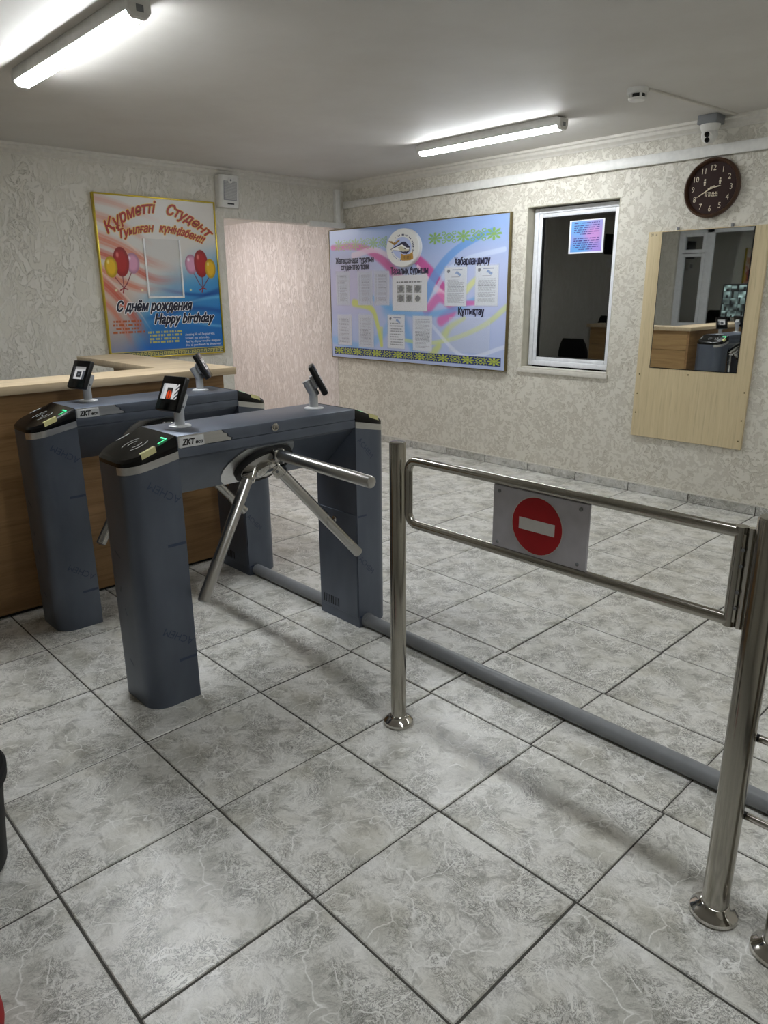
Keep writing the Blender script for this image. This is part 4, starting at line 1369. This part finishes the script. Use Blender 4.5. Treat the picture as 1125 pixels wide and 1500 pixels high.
# notice behind the window glass
def notice_fn(U, V):
    img = np.ones(U.shape + (3,)) * np.array([150, 150, 214]) / 255
    img = over(img, ss(np.hypot(U - .25, V - .2), .5, .1), (110, 170, 226)); img = over(img, ss(np.hypot(U - .7, V - .45), .4, .1), (206, 140, 206), .8)
    img = over(img, ss(np.hypot(U - .3, V - .9), .5, .1), (96, 160, 222)); img = over(img, ss(np.hypot(U - .85, V - .9), .35, .05), (160, 130, 214), .8)
    for k in range(13):
        vc = .10 + k * .065
        w = .36 if k not in (5, 12) else .2
        if k == 6: continue
        img = over(img, ((np.abs(V - vc) < .013) & (np.abs(U - .5) < w) & (np.sin(U * 90 + k * 3) + .6 * np.sin(U * 37 + k) > -.7)).astype(float), (60, 40, 120), .85)
    b = (U < .045) | (U > .955) | (V < .03) | (V > .95)
    return over(img, b.astype(float), (228, 230, 236))


FWN = ((0, fy0 + .055, 0), (1, 0, 0), (0, -1, 0), (0, 0, 1))
sheet(-3.57, -2.93, 3.745, 4.26, FWN, notice_fn, 'blue and purple notice stuck to the dark window glass', None, 70, 80, name='window_notice')

# ------------------------------------------------------------------ mirror board
BX0, BX1, BZ0, BZ1 = -2.03, -.315, .93, 3.98
mbd = thing('mirror_board', 'pale wooden board with a mirror in its upper half', 'mirror', ((BX0 + BX1) / 2, YB, BZ0))
MB().box(BX0, BX1, YB - .045, YB, BZ0, BZ1).build('backing_board', MT['ash'], mbd, bevel=.004, seg=1, smooth=0)
MX0, MX1, MZ0, MZ1 = -1.805, -.52, 2.02, 3.962
MB().box(MX0 - .012, MX1 + .012, YB - .05, YB - .045, MZ0 - .012, MZ1 + .006).build('mirror_edge', MT['matte_black'], mbd, smooth=0)
MB().box(MX0, MX1, YB - .056, YB - .05, MZ0, MZ1).build('mirror_glass', MT['mirror'], mbd, smooth=0)
for x, z in ((BX0 + .05, 1.30), (BX0 + .05, 1.6), (BX0 + .06, 1.9), (BX1 - .05, 1.05), (BX1 - .04, 1.35), (BX1 - .05, 1.75), (-1.2, 1.94)):
    MB().lathe([(.012, 0), (.012, .004), (.004, .006)], (x, YB - .045, z), (0, -1, 0), 12).build('screw', MT['gold_dark'], mbd)
for x in (-1.6, -.83):
    MB().box(x - .018, x + .018, YB - .03, YB, BZ1 - .01, BZ1 + .045).build('hanger', MT['grey_plastic'], mbd, bevel=.006)
q = MB(((0, YB - .045, 0), (1, 0, 0), (0, -1, 0), (0, 0, 1))); add_text(q, '2114', BX0 + .04, BZ1 - .06, .05, d=.002); q.build('stamp', MT['ink_black'], mbd, smooth=0)

# ------------------------------------------------------------------ clock
CX, CZ, CR = -1.165, 4.50, .385
ck = thing('wall_clock', 'round dark brown wall clock with gold numerals above the mirror board', 'clock', (CX, YB, CZ))
MB().lathe([(CR - .01, 0), (CR, .02), (CR, .06), (CR - .018, .085), (CR - .035, .09), (CR - .05, .06), (CR - .052, .03)], (CX, YB, CZ), (0, -1, 0), 56).build('rim', MT['clock_rim'], ck)
MB().lathe([(CR - .034, .085), (CR - .028, .096), (CR - .022, .085)], (CX, YB, CZ), (0, -1, 0), 56, caps=False).build('rim_bead', MT['clock_rim'], ck)
MB().lathe([(CR - .045, .01), (CR - .045, .04)], (CX, YB, CZ), (0, -1, 0), 48).build('dial', MT['clock_face'], ck)
FC = ((CX, YB - .04, CZ), (1, 0, 0), (0, -1, 0), (0, 0, 1))
for h in range(1, 13):
    a = math.radians(90 - 30 * h); rr = .262
    vs, fs, w = text2d(str(h), .105, align='CENTER')
    m = MB(FC); m.add([(rr * math.cos(a) + p[0] * .85, .004, rr * math.sin(a) + p[1] - .037) for p in vs], fs); m.build('numeral', MT['clock_gold'], ck, smooth=0)


def hand(ang, L, w, d, name):
    a = math.radians(90 - ang); dx, dz = math.cos(a), math.sin(a)
    m = MB(FC); pts = [(-.05, -w * .6), (0, -w), (L * .8, -w * .7), (L, 0), (L * .8, w * .7), (0, w), (-.05, w * .6)]
    lo = [(u * dx - v * dz, d, u * dz + v * dx) for u, v in pts]; hi = [(p[0], d + .005, p[2]) for p in lo]
    m.loft([lo, hi]); m.build(name, MT['clock_gold'], ck, smooth=0)


hand(80, .13, .009, .012, 'hour_hand'); hand(240, .235, .008, .02, 'minute_hand')
MB(FC).lathe([(.016, .01), (.016, .03), (.008, .034)], (0, 0, 0), (0, 1, 0), 16).build('centre_cap', MT['clock_gold'], ck)
q = MB(FC)
for s in (-1, 1):
    for z, w in ((.10, .010), (.07, .014), (.04, .010)): q.box(s * .105 - w, s * .105 + w, .002, .006, z, z + .022)
for z in (-.075, -.105):
    for k in range(8):
        x = -.088 + k * .024 + .004 * math.sin(k * 3 + z * 50); q.box(x, x + .008, .002, .006, z, z + .022)
    q.box(-.09, -.01, .002, .006, z + .020, z + .025); q.box(.01, .09, .002, .006, z - .003, z + .003)
q.build('dial_ornament', MT['clock_gold'], ck, smooth=0)

# ------------------------------------------------------------------ camera, smoke detector, ducts, speaker
sx, sy = -1.2, 8.72
sc2 = thing('security_camera', 'white turret security camera under a grey ceiling box', 'camera', (sx, sy, ZC))
MB().box(sx - .13, sx + .13, sy - .13, sy + .13, ZC - .11, ZC).build('junction_box', MT['grey_plastic'], sc2, bevel=.008)
MB().lathe([(.13, -.11), (.125, -.15), (.105, -.19), (.09, -.2)], (sx, sy, ZC), seg=36).build('mount', MT['white_plastic'], sc2)
bc = Vector((sx, sy, ZC - .235))
pr2 = [(.105 * math.sin(a), .105 * math.cos(a)) for a in np.linspace(.05, math.pi - .05, 16)]
ball = MB().lathe([(r, -h) for r, h in pr2], bc, seg=32).build('turret', MT['white_plastic'], sc2, smooth=80)
look = Vector((.12, -.92, -.38)).normalized(); upl = Vector((0, 0, 1)) - look * look.z; upl.normalize()
MB().lathe([(.07, .0), (.07, .012), (.06, .018)], bc + look * .088, look, 28).build('lens_plate', MT['white_plastic'], sc2)
for s in (1, -1):
    MB().lathe([(.034, 0), (.034, .01), (.02, .014)], bc + look * .098 + upl * (.034 * s), look, 20).build('lens', MT['gloss_black'], sc2)

dx_, dy_ = -1.2, 6.72
sd = thing('smoke_detector', 'small round white smoke detector on the ceiling', 'detector', (dx_, dy_, ZC))
MB().lathe([(.12, 0), (.12, -.05), (.105, -.06)], (dx_, dy_, ZC), seg=32).build('base', MT['white_plastic'], sd)
MB().lathe([(.085, -.058), (.085, -.1)], (dx_, dy_, ZC), seg=32).build('sensor_slot', MT['matte_black'], sd)
q = MB()
for k in range(5):
    a = k * 1.2566 + .3; q.box(-.012, .012, .078, .1, -.105, -.058); nv = q.v[-8:]; ca, sa = math.cos(a), math.sin(a)
    q.v[-8:] = [(dx_ + p[0] * ca - p[1] * sa, dy_ + p[0] * sa + p[1] * ca, ZC + p[2]) for p in nv]
q.build('ribs', MT['white_plastic'], sd, smooth=0, kind='stuff')
MB().lathe([(.1, -.1), (.09, -.125), (.03, -.135)], (dx_, dy_, ZC), seg=32).build('cover', MT['white_plastic'], sd)
dw = thing('cable_duct', 'thin white duct from the smoke detector to the back wall', 'cable duct', (dx_, dy_, ZC))
v0 = Vector((dx_ + .09, dy_ + .09, ZC - .012)); v1 = Vector((-.93, 8.84, ZC - .012))
dd_ = (v1 - v0).normalized(); sd_ = dd_.cross(Vector((0, 0, 1)))
MB((tuple(v0), tuple(dd_), tuple(sd_), (0, 0, 1))).box(0, (v1 - v0).length, -.022, .022, -.012, .012).build('duct', MT['trim'], dw, bevel=.004)

t = thing('cable_duct', 'long white cable duct along the back wall below the cornice', 'cable duct', (-4, YB, 4.9))
q = MB(); za, zb = 4.868, 4.888
YD = YB - .003
q.loft([[(x, YD, z0), (x, YD - .07, z0), (x, YD - .07, z1), (x, YD, z1)] for x, z0, z1 in ((XL + .08, za, za + .13), (-3.9, 4.90, 5.04), (XR - .05, 4.90, 5.05))])
q.build('duct', MT['white_plastic'], t, bevel=.006)
jb = thing('junction_cover', 'plastered square junction cover on the back wall under the duct', 'cover', (-1.85, YB, 4.75))
MB().box(-1.98, -1.72, YB - .008, YB, 4.70, 4.90).build('cover', MT['plaster_back'], jb, bevel=.004, seg=1)
t = thing('cable_duct', 'upright white cable duct in the corner beside the passage', 'cable duct', (XL, 8.78, 4.5))
MB().box(XL, XL + .09, 8.66, 8.78, OPEN_Z - .03, ZC - .15).build('duct', MT['white_plastic'], t, bevel=.006)
t = thing('cable_duct', 'white cable duct under the passage lintel in the corner', 'cable duct', (XL, 8.3, 4.5))
MB().box(XL, XL + .10, 7.95, YB - .02, OPEN_Z - .05, OPEN_Z + .05).build('duct', MT['white_plastic'], t, bevel=.006)

# speaker above the poster
sy0, sy1, sz0, sz1 = 5.80, 6.30, 4.70, 5.25
sp = thing('wall_speaker', 'white wall loudspeaker with grey grille above the birthday poster', 'speaker', (XL, 6.05, sz0))
q = MB(); lo = [(XL, sy0 + .03), (XL, sy1 - .03), (XL + .16, sy1 - .04), (XL + .2, sy1 - .09), (XL + .2, sy0 + .09), (XL + .16, sy0 + .04)]
q.loft([[(x if x == XL else x - .06, y, sz0) for x, y in lo], [(x, y, sz1) for x, y in lo]])
q.build('cabinet', MT['white_plastic'], sp, bevel=.015)
gx = XL + .20
tiltf = lambda z: XL + .142 + .06 * (z - sz0) / (sz1 - sz0)
q = MB(); q.loft([[(tiltf(sz0 + .12) - .01, sy0 + .11, sz0 + .12), (tiltf(sz0 + .12) - .01, sy1 - .11, sz0 + .12), (tiltf(sz0 + .12) + .008, sy1 - .11, sz0 + .12), (tiltf(sz0 + .12) + .008, sy0 + .11, sz0 + .12)],
                  [(tiltf(sz1 - .1) - .01, sy0 + .11, sz1 - .1), (tiltf(sz1 - .1) - .01, sy1 - .11, sz1 - .1), (tiltf(sz1 - .1) + .008, sy1 - .11, sz1 - .1), (tiltf(sz1 - .1) + .008, sy0 + .11, sz1 - .1)]])
gr_ = q.build('grille', MT['grille'], sp, bevel=.01)
q = MB()
for k in range(22):
    z = sz0 + .135 + k * .0148
    q.box(tiltf(z) + .007, tiltf(z) + .010, sy0 + .12, sy1 - .12, z, z + .006)
q.build('grille_bars', MT['white_plastic'], gr_, smooth=0, kind='stuff')
MB().lathe([(.05, 0), (.05, .014), (.04, .02)], (tiltf(sz1 - .09) - .004, 6.05, sz1 - .09), (1, 0, 0), 24).build('badge', MT['white_plastic'], sp)
MB().lathe([(.018, 0), (.018, .006)], (tiltf(sz1 - .09) + .015, 6.05, sz1 - .09), (1, 0, 0), 16).build('tweeter', MT['grey_plastic'], sp)
MB().box(tiltf(sz0 + .06), tiltf(sz0 + .06) + .006, 5.99, 6.13, sz0 + .05, sz0 + .075).build('name_strip', MT['black'], sp, smooth=0)

# things cut by the left edge of the frame
bn = thing('waste_bin', 'black tapered bin cut off by the left edge of the picture', 'bin', (-.602, -1.40, 0))
MB().lathe([(.30, 0), (.31, .02), (.36, .55), (.385, .555), (.39, .61), (.375, .63), (.35, .62), (.29, .05), (.01, .045)], (-.602, -1.40, 0), seg=40).build('bucket', MT['matte_black'], bn)
BXc, BYc = .648, -1.612
rb = thing('red_bag', 'red object just showing in the bottom left corner', 'bag', (BXc, BYc, 0))
pts = [(.16 * math.sin(a) ** .7, .20 - .20 * math.cos(a)) for a in np.linspace(.12, math.pi - .3, 14)]
MB().lathe(pts, (BXc, BYc, 0), seg=28).build('body', MT['red_cloth'], rb, smooth=80)
MB().tube([(BXc - .06, BYc, .36)] + [(BXc - .06 * math.cos(a), BYc, .37 + .1 * math.sin(a)) for a in np.linspace(.2, math.pi - .2, 8)] + [(BXc + .06, BYc, .36)], .012, 8).build('handle', MT['red_cloth'], rb)
